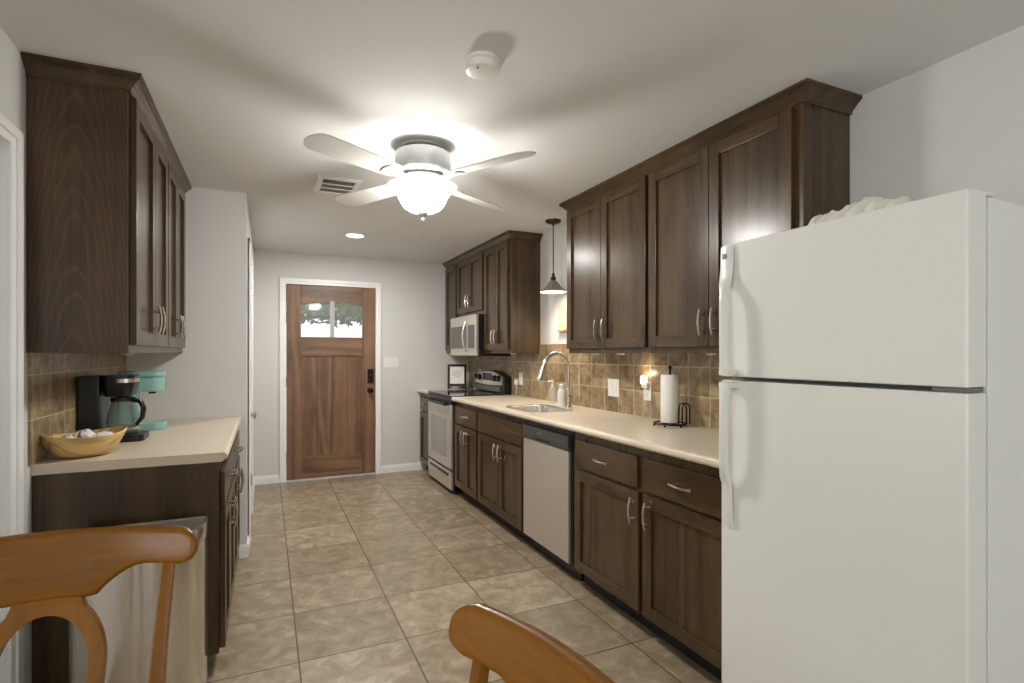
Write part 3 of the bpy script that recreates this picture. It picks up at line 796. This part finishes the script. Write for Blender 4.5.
mb = MB(); mb.box(FX - .05, FX + .0, FY1 - .080, FY1 - .036, 1.202, 1.221); mb.build('handle_foot', 'appliance_white', ld, og, bevel=.006)
MB().box(FX - .0145, FX - .009, FY1 - .036, FY1 - .020, 1.628, 1.645).build('badge', 'mid_grey', ud, og, bevel=.002)

# lace doily bunched on the fridge top
mb = MB(); ZF = FZ - .0045
nx, ny = 26, 70; X0d, Y0d = 1.497, 1.150
lumps = [(1.085, .040, .016), (1.040, .046, .026), (.995, .046, .022), (.945, .056, .032), (.895, .040, .026), (.850, .036, .024)]
top = []
for i in range(nx + 1):
    row = []
    for j in range(ny + 1):
        u = i / nx; v_ = j / ny
        x = X0d + .20 * u + .006 * math.sin(v_ * 40); y = Y0d - .345 * v_ + .010 * math.sin(u * 22)
        e_ = min(1, 9 * v_ * (1 - v_)) * min(1, (u + .02) * 9) * min(1, (1 - u) * 5)
        h_ = .016 + .010 * noise.noise(Vector((u * 5, v_ * 9, 1)))
        for ly, lh, lw in lumps: h_ += lh * math.exp(-((y - ly) / lw) ** 4) * math.exp(-((u - .32) / .34) ** 2)
        h_ += .004 * abs(math.sin(v_ * 62)) + .003 * abs(math.sin(u * 50))
        row.append(mb.v((x, y, ZF + .002 + max(0, e_ * h_))))
    top.append(row)
for i in range(nx):
    for j in range(ny): mb.face([top[i][j], top[i + 1][j], top[i + 1][j + 1], top[i][j + 1]])
dl = mb.build('lace_doily', 'cloth_white')
md = dl.modifiers.new('t', 'SOLIDIFY'); md.thickness = .0025; md.offset = 1
sc = MB()
for ly, lh, lw in lumps[:6]:
    for q in range(-2, 3):
        yy = ly + q * lw * .42; hh = lh * (1 - .12 * q * q)
        sc.lathe([(.0075, -.002), (.0085, 0), (.0075, .002)], (X0d + .045, yy, ZF + .018 + hh), n=12, axis='X')
sc.build('lace_edge', 'cloth_white', dl)
tag(dl, 'bunched white lace doily on top of the fridge', 'doily')

# ------------------------------------------------------------------ ceiling fan
fx, fy = .718, 2.594
og = (fx, fy, ZC)
t = thing('ceiling_fan', og, 'flush-mounted white ceiling fan with a lit glass bowl', 'ceiling fan')
MB().lathe([(.105, ZC - .001), (.100, ZC - .008), (.078, ZC - .012)], (fx, fy, 0), n=40).build('canopy', 'fan_white', t, og)
MB().lathe([(.076, ZC - .010), (.076, ZC - .032)], (fx, fy, 0), n=40).build('neck', 'soft_black', t, og)
MB().lathe([(.06, ZC - .031), (.125, ZC - .032), (.137, ZC - .038), (.140, ZC - .05), (.140, ZC - .125), (.134, ZC - .142), (.11, ZC - .154), (.06, ZC - .158)], (fx, fy, 0), n=48).build('motor_housing', 'fan_silver', t, og, angle=45)
MB().lathe([(.055, ZC - .157), (.118, ZC - .160), (.122, ZC - .168), (.118, ZC - .176), (.07, ZC - .180)], (fx, fy, 0), n=48).build('flywheel', 'fan_silver', t, og)
ZBL = ZC - .170
for k in range(4):
    a = 2 * PI * k / 4 + math.radians(30)
    ca, sa = math.cos(a), math.sin(a)
    Tb = lambda p, ca=ca, sa=sa: Vector((fx + p.x * ca - p.y * sa, fy + p.x * sa + p.y * ca, ZBL + p.z + .0))
    tw = math.radians(12)
    ol = [(.185, -.050), (.30, -.058), (.50, -.066), (.60, -.066)] + [(.60 + .06 * math.sin(math.radians(q)), -.066 * math.cos(math.radians(q))) for q in (20, 45, 70, 90, 110, 135, 160)] + [(.60, .066), (.50, .066), (.30, .058), (.185, .050)]
    mb = MB(Tb); mb.prism(ol, lambda p: (p[0], p[1] * math.cos(tw), p[1] * math.sin(tw) - .003), lambda p: (p[0], p[1] * math.cos(tw), p[1] * math.sin(tw) + .003))
    bl = mb.build('blade', 'fan_white', t, og, bevel=.0015)
    mb = MB(Tb); mb.prism([(.10, -.020), (.16, -.018), (.19, -.036), (.245, -.038), (.26, 0), (.245, .038), (.19, .036), (.16, .018), (.10, .020)],
                          lambda p: (p[0], p[1] * math.cos(tw), p[1] * math.sin(tw) * min(1, max(0, (p[0] - .1) / .09)) - .009), lambda p: (p[0], p[1] * math.cos(tw), p[1] * math.sin(tw) * min(1, max(0, (p[0] - .1) / .09)) - .0035))
    mb.build('blade_bracket', 'fan_silver', bl, og, bevel=.001)
# light kit: flared rim of clear glass, frosted glowing bowl, finial, pull chain
MB().lathe([(.065, ZC - .179), (.066, ZC - .196), (.10, ZC - .200), (.10, ZC - .206), (.112, ZC - .232), (.04, ZC - .234)], (fx, fy, 0), n=40).build('light_fitter_baffle', 'fan_silver', t, og)  # fitter widened into a pan that blocks the bowl's upward light
bw = MB(); bw.lathe([(.180, ZC - .200), (.172, ZC - .206), (.152, ZC - .218), (.132, ZC - .236)], (fx, fy, 0), n=48, cap0=False, cap1=False)
bw.lathe([(.177, ZC - .2005), (.150, ZC - .2165), (.129, ZC - .235)], (fx, fy, 0), n=48, cap0=False, cap1=False)
bw.build('bowl_rim', 'rim_glass', t, og)
MB().lathe([(.132, ZC - .236), (.119, ZC - .256), (.110, ZC - .278), (.092, ZC - .305), (.06, ZC - .322), (.022, ZC - .328)], (fx, fy, 0), n=48, cap0=False).build('glass_bowl', 'lamp_glass', t, og)
MB().lathe([(.030, ZC - .326), (.026, ZC - .334), (.014, ZC - .346), (.005, ZC - .354), (.008, ZC - .362), (.004, ZC - .370)], (fx, fy, 0), n=20).build('finial', 'grey_plastic', t, og)
MB().tube([(fx, fy, ZC - .368), (fx, fy, ZC - .455)], .0014, 6).build('pull_chain', 'nickel', t, og)
# recessed light, smoke detector, air vent
og = (.710, 4.76, ZC)
t = thing('recessed_light', og, 'round lit recessed light in the ceiling before the front door', 'ceiling light')
MB().lathe([(.092, 0), (.090, -.006), (.076, -.009), (.072, -.004)], n=40, cap1=False).build('trim_ring', 'white_plastic', t)
MB().lathe([(.073, -.0045), (.070, -.007), (.004, -.0075)], n=40).build('diffuser', 'lamp_disc', t)
d = bpy.data.lights.new('recessed_lamp', 'AREA'); d.shape = 'DISK'; d.size = .13; d.energy = 25; d.color = (1, .98, .955)
o = bpy.data.objects.new('recessed_lamp', d); COL.objects.link(o); o.location = (.71, 4.76, ZC - .012)
og = (.700, 1.745, ZC)
t = thing('smoke_detector', og, 'round white smoke detector on the ceiling', 'smoke detector')
MB().lathe([(.066, 0), (.066, -.010), (.062, -.013)], n=40, cap1=True).build('base', 'white_plastic', t)
MB().lathe([(.060, -.0131), (.060, -.016), (.063, -.018), (.063, -.030), (.058, -.038), (.045, -.041), (.004, -.042)], n=40).build('cover', 'white_plastic', t)
MB().lathe([(.004, -.041), (.004, -.044)], (-.03, -.028, 0), n=10).build('test_light', 'grey_plastic', t)
og = (.398, 3.415, ZC)
t = thing('ceiling_vent', og, 'white rectangular air vent on the ceiling left of the fan', 'vent')
mb = MB(); a, b = .125, .165
mb.box(-a, -a + .035, -b, b, -.008, 0); mb.box(a - .03, a, -b, b, -.008, 0); mb.box(-a + .035, a - .03, -b, -b + .035, -.008, 0); mb.box(-a + .035, a - .03, b - .035, b, -.008, 0)
mb.build('frame', 'white_plastic', t, bevel=.002)
MB().box(-a + .03, a - .025, -b + .03, b - .03, -.0015, 0).build('backing', 'appliance_grey', t, smooth=False)
for k in range(12):
    y = -b + .045 + k * .0218
    mb = MB(); mb.prism([(-.004, -.0075), (-.0025, -.0075), (.008, -.002), (.0065, -.002)], lambda p, y=y: (-a + .033, y + p[0], p[1]), lambda p, y=y: (a - .028, y + p[0], p[1]))
    mb.build('louver', 'white_plastic', t, smooth=False)
mb = MB(); mb.box(-a + .033, a - .028, -b + .118, -b + .130, -.0085, -.001); mb.box(-a + .033, a - .028, -b + .205, -b + .217, -.0085, -.001); mb.build('divider', 'white_plastic', t, smooth=False)

# pendant lamp over the sink
px, py = 2.035, 3.60
og = (px, py, ZC)
t = thing('pendant_lamp', og, 'bronze pendant lamp with a conical shade hanging over the sink', 'lamp')
MB().lathe([(.062, 0), (.060, -.014), (.045, -.024), (.012, -.028), (.008, -.04)], n=32).build('canopy', 'bronze', t)
MB().tube([(0, 0, -.03), (0, 0, -.44)], .0045, 8).build('rod', 'bronze', t)
MB().lathe([(.007, -.41), (.012, -.42), (.012, -.435), (.022, -.445), (.022, -.46), (.014, -.465), (.026, -.475), (.028, -.485)], n=24).build('socket', 'bronze', t)
mb = MB(); mb.lathe([(.026, -.470), (.034, -.48), (.060, -.515), (.104, -.556), (.104, -.560), (.058, -.519), (.03, -.484)], n=40, cap0=False, cap1=False)
mb.build('shade', plain('shade_metal', (150, 138, 122), .5, metal=.4), t)
MB().lathe([(.004, -.487), (.024, -.50), (.032, -.525), (.026, -.548), (.004, -.556)], n=20).build('bulb', 'bulb_warm', t)
MB().lathe([(.1005, -.5575), (.1000, -.5565), (.002, -.5565)], n=40, cap0=False).build('diffuser', 'bulb_warm', t)
d = bpy.data.lights.new('pendant_spot', 'SPOT'); d.energy = 20; d.spot_size = math.radians(160); d.spot_blend = .9; d.shadow_soft_size = .06; d.color = (1, .9, .76)
o = bpy.data.objects.new('pendant_spot', d); COL.objects.link(o); o.location = (px, py, ZC - .58)

# ------------------------------------------------------------------ wall plates
def plate_R(name, label, cat, y, z, w, h, group=None):
    og = (XR - .009, y, z)
    t = thing(name, og, label, cat, group)
    MB().box(-.006, -.0005, -w / 2, w / 2, -h / 2, h / 2).build('cover_plate', 'white_plastic', t, bevel=.002)
    return t
t = plate_R('light_switch', 'white double rocker switch on the tiles right of the faucet', 'switch', 3.000, 1.080, .124, .120)
for y in (-.024, .024):
    MB().box(-.0095, -.006, y - .017, y + .017, -.034, .034).build('rocker', 'white_plastic', t, bevel=.0015)
def duplex(t, z0=0):
    for z in (-.02, .02):
        f = MB().box(-.0085, -.006, -.014, .014, z - .013 + z0, z + .013 + z0).build('receptacle', 'white_plastic', t, bevel=.003)
        MB().box(-.0088, -.0084, -.007, -.005, z - .005 + z0, z + .004 + z0).build('slot', 'soft_black', f, smooth=False)
        MB().box(-.0088, -.0084, .005, .007, z - .005 + z0, z + .004 + z0).build('slot', 'soft_black', f, smooth=False)
t = plate_R('wall_outlet', 'white outlet holding the glowing night light', 'outlet', 2.645, 1.080, .072, .118); duplex(t)
t = plate_R('wall_outlet', 'white outlet on the tiles right of the range', 'outlet', 4.447, 1.078, .072, .118); duplex(t)
t = plate_R('wall_outlet', 'white outlet on the tiles left of the range control panel', 'outlet', 5.47, 1.085, .072, .118); duplex(t)
og = (XR - .018, 2.645, 1.112)
t = thing('night_light', og, 'small glowing plug-in night light above the outlet by the paper towels', 'night light')
MB().box(-.022, -.0004, -.026, .026, -.012, .022).build('plug_body', 'white_plastic', t, bevel=.004)
MB().lathe([(.019, .0), (.023, .010), (.023, .042), (.017, .052), (.003, .055)], (-.022, 0, .012), n=20).build('shade', 'night_glow', t)
point_light('night_bulb', (XR - .05, 2.645, 1.19), .5, (1, .84, .6), .02)
og = (XR - .0175, 4.50, 1.045)
t = thing('plug_adapter', og, 'small white plug adapter in the outlet right of the range', 'adapter')
MB().box(-.026, -.0004, -.022, .028, -.024, .024).build('adapter_body', 'white_plastic', t, bevel=.004)
mb = MB(); mb.tube([(-.013, 0, -.022), (-.012, .004, -.06), (-.008, .01, -.115)], .0025, 6); mb.build('cord', 'white_plastic', t)
# switch on the end wall
og = (1.262, YE, 1.215)
t = thing('light_switch', og, 'white triple switch plate on the end wall right of the front door', 'switch')
MB().box(-.082, .082, -.006, -.0004, -.058, .058).build('cover_plate', 'white_plastic', t, bevel=.002)
for x in (-.046, 0, .046):
    MB().box(x - .006, x + .006, -.014, -.006, -.002, .012).build('toggle', 'white_plastic', t, bevel=.001)
# plaque on the wall by the pendant
og = (XR, 3.70, 1.59)
t = thing('wall_plaque', og, 'small cream plaque on the wall below the pendant lamp', 'plaque')
MB().box(-.014, -.0005, -.07, .05, -.08, .115).build('board', 'cream', t, bevel=.004)
MB().box(-.032, -.0005, -.07, .045, -.10, -.081).build('ledge', plain('tan_ledge', (176, 142, 100), .5), t, bevel=.004)
# under-cabinet puck lights (off)
for lab, x, y in (('small white puck under the cabinet nearest the pendant', 2.02, 2.99), ('small white puck under the right cabinets above the night light', 2.02, 2.72),
                  ('small white puck under the cabinet beside the fridge', 2.02, 1.98), ('small white puck under the cabinet right of the microwave', 2.02, 4.30),
                  ('small white puck under the left wall cabinet', -.60, 3.02)):
    o = MB().lathe([(.026, ZU0 - .0005), (.026, ZU0 - .007), (.020, ZU0 - .010), (.003, ZU0 - .0105)], (x, y, 0), n=24).build('puck_light', 'white_plastic')
    tag(o, lab, 'puck light', 'under-cabinet puck lights')

# ------------------------------------------------------------------ things on the right counter
og = (2.040, 2.300, ZT + .0005)
t = thing('paper_towel_holder', og, 'dark wire paper towel stand on the counter near the fridge', 'paper towel holder')
mb = MB(); ring = [(.085 * math.cos(2 * PI * k / 28), .085 * math.sin(2 * PI * k / 28), .014) for k in range(29)]
mb.tube(ring, .005, 8, cap=False); mb.tube([(-.085, 0, .014), (.085, 0, .014)], .004, 8); mb.tube([(0, -.085, .014), (0, .085, .014)], .004, 8)
mb.build('base_ring', 'iron', t)
for a in (30, 150, 270, 210):
    mb = MB(); mb.lathe([(.006, 0), (.007, .006), (.004, .012)], (.085 * math.cos(math.radians(a)), .085 * math.sin(math.radians(a)), 0), n=10); mb.build('foot', 'iron', t)
MB().lathe([(.006, .012), (.006, .312), (.010, .317), (.010, .329), (.004, .333)], n=12).build('rod', 'iron', t)
mb = MB()
for dy in (-.012, .012):
    y0 = -.060
    mb.tube([(.02 + dy, y0, .014), (.02 + dy, y0 - .002, .10), (.022 + dy, y0 - .006, .122), (.030 + dy, y0 - .018, .131), (.038 + dy, y0 - .030, .122), (.042 + dy, y0 - .034, .10), (.042 + dy, y0 - .034, .016)], .004, 8)
mb.build('side_loop', 'iron', t)
o = MB(); o.lathe([(.019, .0), (.048, 0), (.050, .004), (.050, .258), (.048, .262), (.019, .262), (.019, .0)], n=40, cap0=False, cap1=False)
o = o.build('paper_towel_roll', 'paper'); o.location = (og[0], og[1], ZT + .0205)
tag(o, 'white paper towel roll upright on the dark wire stand', 'paper towel')
# easel frame in the far corner
og = (1.945, 5.62, ZT + .0005)
t = thing('picture_frame', og, 'dark easel frame with a white paper in the far corner beside the range', 'picture frame', rz=math.radians(-20))
lean = math.radians(14)
L_ = lambda p: Vector((p.x, p.y * math.cos(lean) + (p.z) * math.sin(lean), (p.z) * math.cos(lean) - p.y * math.sin(lean)))
mb = MB(L_); a, h = .105, .285
mb.box(-a, -a + .024, -.010, .008, .0, h); mb.box(a - .024, a, -.010, .008, .0, h); mb.box(-a + .024, a - .024, -.010, .008, .035, .062); mb.box(-a + .024, a - .024, -.010, .008, h - .026, h)
mb.build('frame', 'dark_bronze', t, bevel=.002)
mb = MB(L_); mb.box(-a + .022, a - .022, -.003, .006, .06, h - .024); pp = mb.build('paper_sheet', 'paper', t, smooth=False)
mb = MB(L_)
for k, (w0, w1) in enumerate(((-.04, .04), (-.055, .05), (-.05, .055), (-.03, .03))): mb.box(w0, w1, -.0036, -.003, .205 - k * .022 - .002, .208 - k * .022)
mb.build('writing', 'mid_grey', pp, smooth=False)
mb = MB()
for x in (-.07, .07): mb.tube([(x, .07, .27), (x, .15, .004)], .008, 8)
mb.box(-.075, .075, .135, .15, .05, .065); mb.box(-.08, .08, .062, .078, .245, .272)
mb.build('easel_leg', 'soft_black', t)

# ------------------------------------------------------------------ things on the left counter
# black drip coffee maker, its back to the left wall, facing the room
cy = 2.96
og = (-.616, cy, ZT + .0005)
t = thing('coffee_maker', og, 'black drip coffee maker with a glass carafe on the left counter', 'coffee maker')
hw = .085
mb = MB(); mb.prism([(x, y) for x, y in rrect(-.135, .105, -hw, hw, .03)], lambda p: (p[0], p[1], 0), lambda p: (p[0], p[1], .030)); mb.build('base', 'black_plastic', t, bevel=.004)
mb = MB(); mb.box(-.135, -.058, -hw, hw, .0305, .30); mb.build('water_tank', 'black_plastic', t, bevel=.006)
mb = MB(); mb.rings([[(x * s, y * s2, z) for x, y in rrect(-.058, .068, -hw, hw, .035)] for z, s, s2 in ((.205, .80, .82), (.245, .95, .95), (.262, 1, 1), (.30, 1, 1))])
hd = mb.build('brew_head', 'black_plastic', t)
mb = MB(); mb.prism([(x, y) for x, y in rrect(-.02, .0695, -hw - .0015, hw + .0015, .034)], lambda p: (p[0], p[1], .268), lambda p: (p[0], p[1], .286)); mb.build('chrome_band', 'nickel', hd)
CX = .014
MB().lathe([(.056, .031), (.056, .035)], (CX, 0, 0), n=28).build('hot_plate', 'soft_black', t)
mb = MB(); mb.lathe([(.050, .036), (.060, .05), (.064, .085), (.058, .125), (.048, .165), (.046, .182)], (CX, 0, 0), n=32, cap1=False)
ca = mb.build('carafe', 'carafe_glass', t)
MB().lathe([(.0475, .180), (.050, .185), (.049, .197), (.02, .202)], (CX, 0, 0), n=28).build('carafe_lid', 'black_plastic', ca)
mb = MB(); mb.tube([(CX + .04, -.02, .185), (CX + .075, -.045, .180), (CX + .088, -.050, .150), (CX + .082, -.048, .105), (CX + .058, -.034, .075)], [.010, .011, .011, .010, .008], 10); mb.build('carafe_handle', 'black_plastic', ca)
MB().lathe([(.0600, .0505), (.0625, .060), (.0600, .062)], (CX, 0, 0), n=28, cap0=False, cap1=False).build('carafe_band', 'nickel', ca)
# teal single-serve brewer behind it
og = (-.60, 3.33, ZT + .0005)
t = thing('pod_coffee_maker', og, 'teal single-serve coffee maker behind the black coffee maker', 'coffee maker')
hw = .062
mb = MB(); mb.prism(rrect(-.10, .115, -hw, hw, .045, 6), lambda p: (p[0], p[1], 0), lambda p: (p[0], p[1], .038)); mb.build('base', 'teal', t, bevel=.005)
mb = MB(); mb.prism(rrect(-.10, -.010, -hw + .002, hw - .002, .03, 6), lambda p: (p[0], p[1], .0385), lambda p: (p[0], p[1], .2))
mb.build('column', 'teal', t, bevel=.003)
mb = MB(); mb.prism(rrect(-.10, .105, -hw, hw, .045, 6), lambda p: (p[0], p[1], .2005), lambda p: (p[0], p[1], .275)); mb.build('brew_head', 'teal', t, bevel=.006)
mb = MB(); mb.prism(rrect(-.10, .108, -hw - .001, hw + .001, .045, 6), lambda p: (p[0], p[1], .277), lambda p: (p[0], p[1], .305)); mb.build('lid', 'teal', t, bevel=.006)
MB().lathe([(.018, .200), (.016, .188), (.004, .187)], (.05, 0, 0), n=16).build('spout', 'soft_black', t)

# boat-shaped wooden bowl with wrapped candies / cloth
og = (-.650, 2.570, ZT + .0005)
t = thing('wooden_bowl', og, 'boat-shaped wooden bowl on the left counter before the coffee makers', 'bowl', rz=math.radians(30))
mb = MB(); n = 40
def bring(sx, sy, z, lift=0, off=0):
    r = []
    for k in range(n):
        a = 2 * PI * k / n; c, s = math.cos(a), math.sin(a)
        x = .84 * sx * (abs(c) ** .85) * (1 if c > 0 else -1) + off; y = sy * (abs(s) ** 1.15) * (1 if s > 0 else -1)
        r.append((x, y, z + lift * (abs(c) ** 2.2)))
    return r
mb.rings([bring(.07, .045, 0), bring(.105, .07, .006, .002), bring(.138, .092, .032, .008), bring(.158, .106, .060, .014), bring(.170, .110, .080, .018), bring(.167, .107, .083, .018), bring(.155, .098, .073, .017), bring(.125, .078, .040, .010), bring(.08, .05, .018, .003), bring(.03, .02, .013)])
mb.build('bowl_body', 'bowl_wood', t, angle=40)
def crumple(label, x, y, z, r, mat, seed, name='napkin_ball', sq=.75):
    mb = MB(); random.seed(seed); nr, ns = 10, 18; rr = []
    for i in range(1, nr):
        ph = PI * i / nr; ring = []
        for k in range(ns):
            a = 2 * PI * k / ns
            d = Vector((math.sin(ph) * math.cos(a), math.sin(ph) * math.sin(a), -math.cos(ph)))
            q = r * (1 + .22 * noise.noise(d * 2.2 + Vector((seed, 0, 0))))
            ring.append((d.x * q, d.y * q, d.z * q * sq))
        rr.append(ring)
    mb.rings(rr); o = mb.build(name, mat); o.location = (x, y, z); tag(o, label, 'wrapped treat', 'wrapped treats in the wooden bowl'); return o
m, nt, b = new_mat('wrapper')
tc = N(nt, 'ShaderNodeTexCoord'); vo = N(nt, 'ShaderNodeTexNoise'); vo.inputs['Scale'].default_value = 38; rp = N(nt, 'ShaderNodeValToRGB')
rp.color_ramp.interpolation = 'CONSTANT'
rp.color_ramp.elements[0].color = lin(92, 108, 160); rp.color_ramp.elements[1].position = .44; rp.color_ramp.elements[1].color = lin(236, 232, 228)
e = rp.color_ramp.elements.new(.66); e.color = lin(196, 180, 190)
nt.links.new(tc.outputs['Object'], vo.inputs['Vector']); nt.links.new(vo.outputs['Fac'], rp.inputs[0]); nt.links.new(rp.outputs[0], b.inputs['Base Color'])
b.inputs['Roughness'].default_value = .35
bz = ZT + .0005
crumple('blue and white wrapped treat at the left end of the bowl', -.692, 2.548, bz + .064, .032, 'wrapper', 3, 'wrapped_treat')
crumple('blue and white wrapped treat heaped highest in the bowl', -.648, 2.565, bz + .074, .038, 'wrapper', 8, 'wrapped_treat')
crumple('plain white wrapped treat at the right end of the bowl', -.592, 2.605, bz + .066, .034, 'paper', 5, 'wrapped_treat', .55)

# ------------------------------------------------------------------ steel trash can (flat back, bowed front)
og = (-.415, 2.27, 0)
t = thing('trash_can', og, 'stainless steel semi-round trash can beside the left base cabinet', 'trash can')
def dsh(s, z, dx=0):
    pts = [(.208 * s, .115 * s), (-.208 * s, .115 * s)]
    pts = [(-.208 * s + .012, .115 * s), (-.208 * s, .103 * s)]
    for k in range(0, 25):
        a = PI + PI * k / 24
        pts.append((.208 * s * math.cos(a), .03 * s + .20 * s * math.sin(a)))
    pts += [(.208 * s, .103 * s), (.208 * s - .012, .115 * s)]
    return [(x, y, z) for x, y in pts]
MB().rings([dsh(.985, .0), dsh(.99, .03)]).build('base', 'black_plastic', t)
MB().rings([dsh(.985, .0305), dsh(.985, .620)]).build('body', 'steel_can', t, angle=30)
MB().rings([dsh(.985, .6205), dsh(1.0, .624), dsh(1.0, .668), dsh(.985, .676), dsh(.955, .676), dsh(.95, .668)]).build('lid_rim', 'steel_can', t, angle=30)
MB().rings([dsh(.945, .6685), dsh(.94, .672), dsh(.90, .673)]).build('lid', 'grey_plastic', t)
mb = MB(); mb.box(-.06, .06, -.215, -.165, .012, .028); mb.build('pedal', 'steel', t, bevel=.005)

# ------------------------------------------------------------------ dining chairs
def make_chair(label, loc, rz):
    t = thing('dining_chair', loc, label, 'chair', 'honey oak dining chairs', rz)
    HW = .232; YB_ = .30
    K = 1.0
    def backy(s, z): return YB_ - K * s * s - (1.0 - z) * .20
    # crest rail: loft of rounded cross-sections along its length
    mb = MB(); rr = []
    ns = 60
    def ss(a, b, x): x = min(1, max(0, (x - a) / (b - a))); return x * x * (3 - 2 * x)
    for k in range(ns + 1):
        s = -math.cos(PI * k / ns) * HW * .9995
        q = abs(s)
        top = 1.0 - .005 * (q / HW) ** 2
        bot = top - .113 + .006 * ss(.068, .076, q) + .045 * math.sin(PI / 2 * min(1, max(0, (q - .072) / .078)))
        re = .036
        if q > HW - re:
            d = (q - (HW - re)) / re; c = (top + bot) / 2; hh = (top - bot) / 2 * math.sqrt(max(0, 1 - d * d)) + .0006
            top, bot = c + hh, c - hh
        th = .0125 if q < HW - .01 else .0125 * math.sqrt(max(.02, 1 - ((q - HW + .01) / .0101) ** 2))
        cz = (top + bot) / 2; hz = (top - bot) / 2; cr_ = min(.010, hz * .9)
        ring = []
        for (dy, dz) in ((-1, -1), (1, -1), (1, 1), (-1, 1)):
            for a in (0, 1, 2, 3):
                ang = math.radians({(-1, -1): 180, (1, -1): 270, (1, 1): 0, (-1, 1): 90}[(dy, dz)] + 30 * a)
                ry = min(cr_, th * .95)
                yy = dy * (th - ry) + ry * math.cos(ang); zz = cz + dz * (hz - cr_) + cr_ * math.sin(ang)
                ring.append((s, backy(s, zz) + yy, zz))
        rr.append(ring)
    mb.rings(rr); mb.build('crest_rail', 'chair_wood', t, angle=60)
    # oval splat ring
    mb = MB(); m_ = 64; zc = .782; rr = []
    for k in range(m_ + 1):
        a = 2 * PI * k / m_; si, co = math.sin(a), math.cos(a)
        xi, zi = .064 * si, zc + (.082 if co > 0 else .205) * co
        xo, zo = .090 * si, zc + (.112 if co > 0 else .232) * co
        yi, yo = backy(xi, zi), backy(xo, zo)
        rr.append([(xi, yi - .009, zi), (xo, yo - .009, zo), (xo, yo + .009, zo), (xi, yi + .009, zi)])
    mb.rings(rr, True, False, False)
    for P_ in ([(-.074, .845), (-.055, .860), (-.03, .873), (0, .878), (.03, .873), (.055, .860), (.074, .845), (.064, .858), (.055, .871), (.050, .884), (.048, .896), (-.048, .896), (-.050, .884), (-.055, .871), (-.064, .858)],
               [(-.055, .455), (.055, .455), (.045, .56), (-.045, .56)]):
        mb.prism(P_, lambda p: (p[0], backy(p[0], p[1]) - .0088, p[1]), lambda p: (p[0], backy(p[0], p[1]) + .0088, p[1]))
    mb.build('splat', 'chair_wood_post', t, bevel=.003, angle=40)
    for sg in (-1, 1):
        mb = MB(); rr = []
        for z, x, w_, dd in ((.0, .178, .013, .015), (.20, .170, .015, .018), (.44, .162, .016, .019), (.60, .166, .015, .017), (.80, .175, .0115, .011), (.962, .184, .0108, .008)):
            y = backy(.184, z) + .002 if z >= .6 else backy(.205, .44) + (backy(.184, .6) + .002 - backy(.205, .44)) * (z - .44) / .16 if z >= .44 else backy(.205, .44) + (.44 - z) * .16
            x *= sg
            rr.append([(x - w_, y - dd, z), (x + w_, y - dd, z), (x + w_, y + dd, z), (x - w_, y + dd, z)])
        mb.rings(rr); mb.build('back_post', 'chair_wood_post', t, bevel=.004, angle=40)
    yb_ = backy(.205, .44)
    mb = MB()
    ol = [(x, y) for x, y in rrect(-.205, .205, yb_ - .40, yb_ + .0, .05, 6)]
    def tap(p): f = (p[1] - (yb_ - .40)) / .40; return (p[0] * (1.04 - .1 * f), p[1])
    mb.rings([[(tap(p)[0] * s_, yb_ - .20 + (p[1] - yb_ + .20) * s_, z) for p in ol] for z, s_ in ((.432, .95), (.437, .985), (.447, 1), (.457, .985), (.462, .95), (.459, .80))])
    mb.build('seat', 'chair_wood', t, angle=60)
    for sg in (-1, 1):
        mb = MB(); mb.lathe([(.012, 0), (.016, .10), (.020, .28), (.016, .33), (.022, .36), (.022, .432)], (sg * .172, yb_ - .36, 0), n=16); mb.build('front_leg', 'chair_wood_post', t)
    mb = MB(); mb.box(-.17, .17, yb_ - .37, yb_ - .35, .375, .431); mb.box(-.165, .165, yb_ - .012, yb_ + .008, .38, .431); mb.box(-.185, -.165, yb_ - .35, yb_ - .01, .38, .431); mb.box(.165, .185, yb_ - .35, yb_ - .01, .38, .431)
    mb.build('apron', 'chair_wood', t, bevel=.003)
    for sg in (-1, 1):
        mb = MB(); mb.tube([(sg * .172, yb_ - .36, .17), (sg * .172, yb_ + .04, .17)], .010, 10); mb.build('stretcher', 'chair_wood_post', t)
    mb = MB(); mb.tube([(-.185, yb_ - .17, .17), (.185, yb_ - .17, .17)], .010, 10); mb.build('stretcher', 'chair_wood', t)
    return t
make_chair('honey wood chair back with an oval splat before the steel trash can', (-.357, .884, 0), math.radians(-3))
make_chair('honey wood chair turned sideways at the bottom centre, before the right cabinets', (-.003, .412, 0), math.radians(-87))
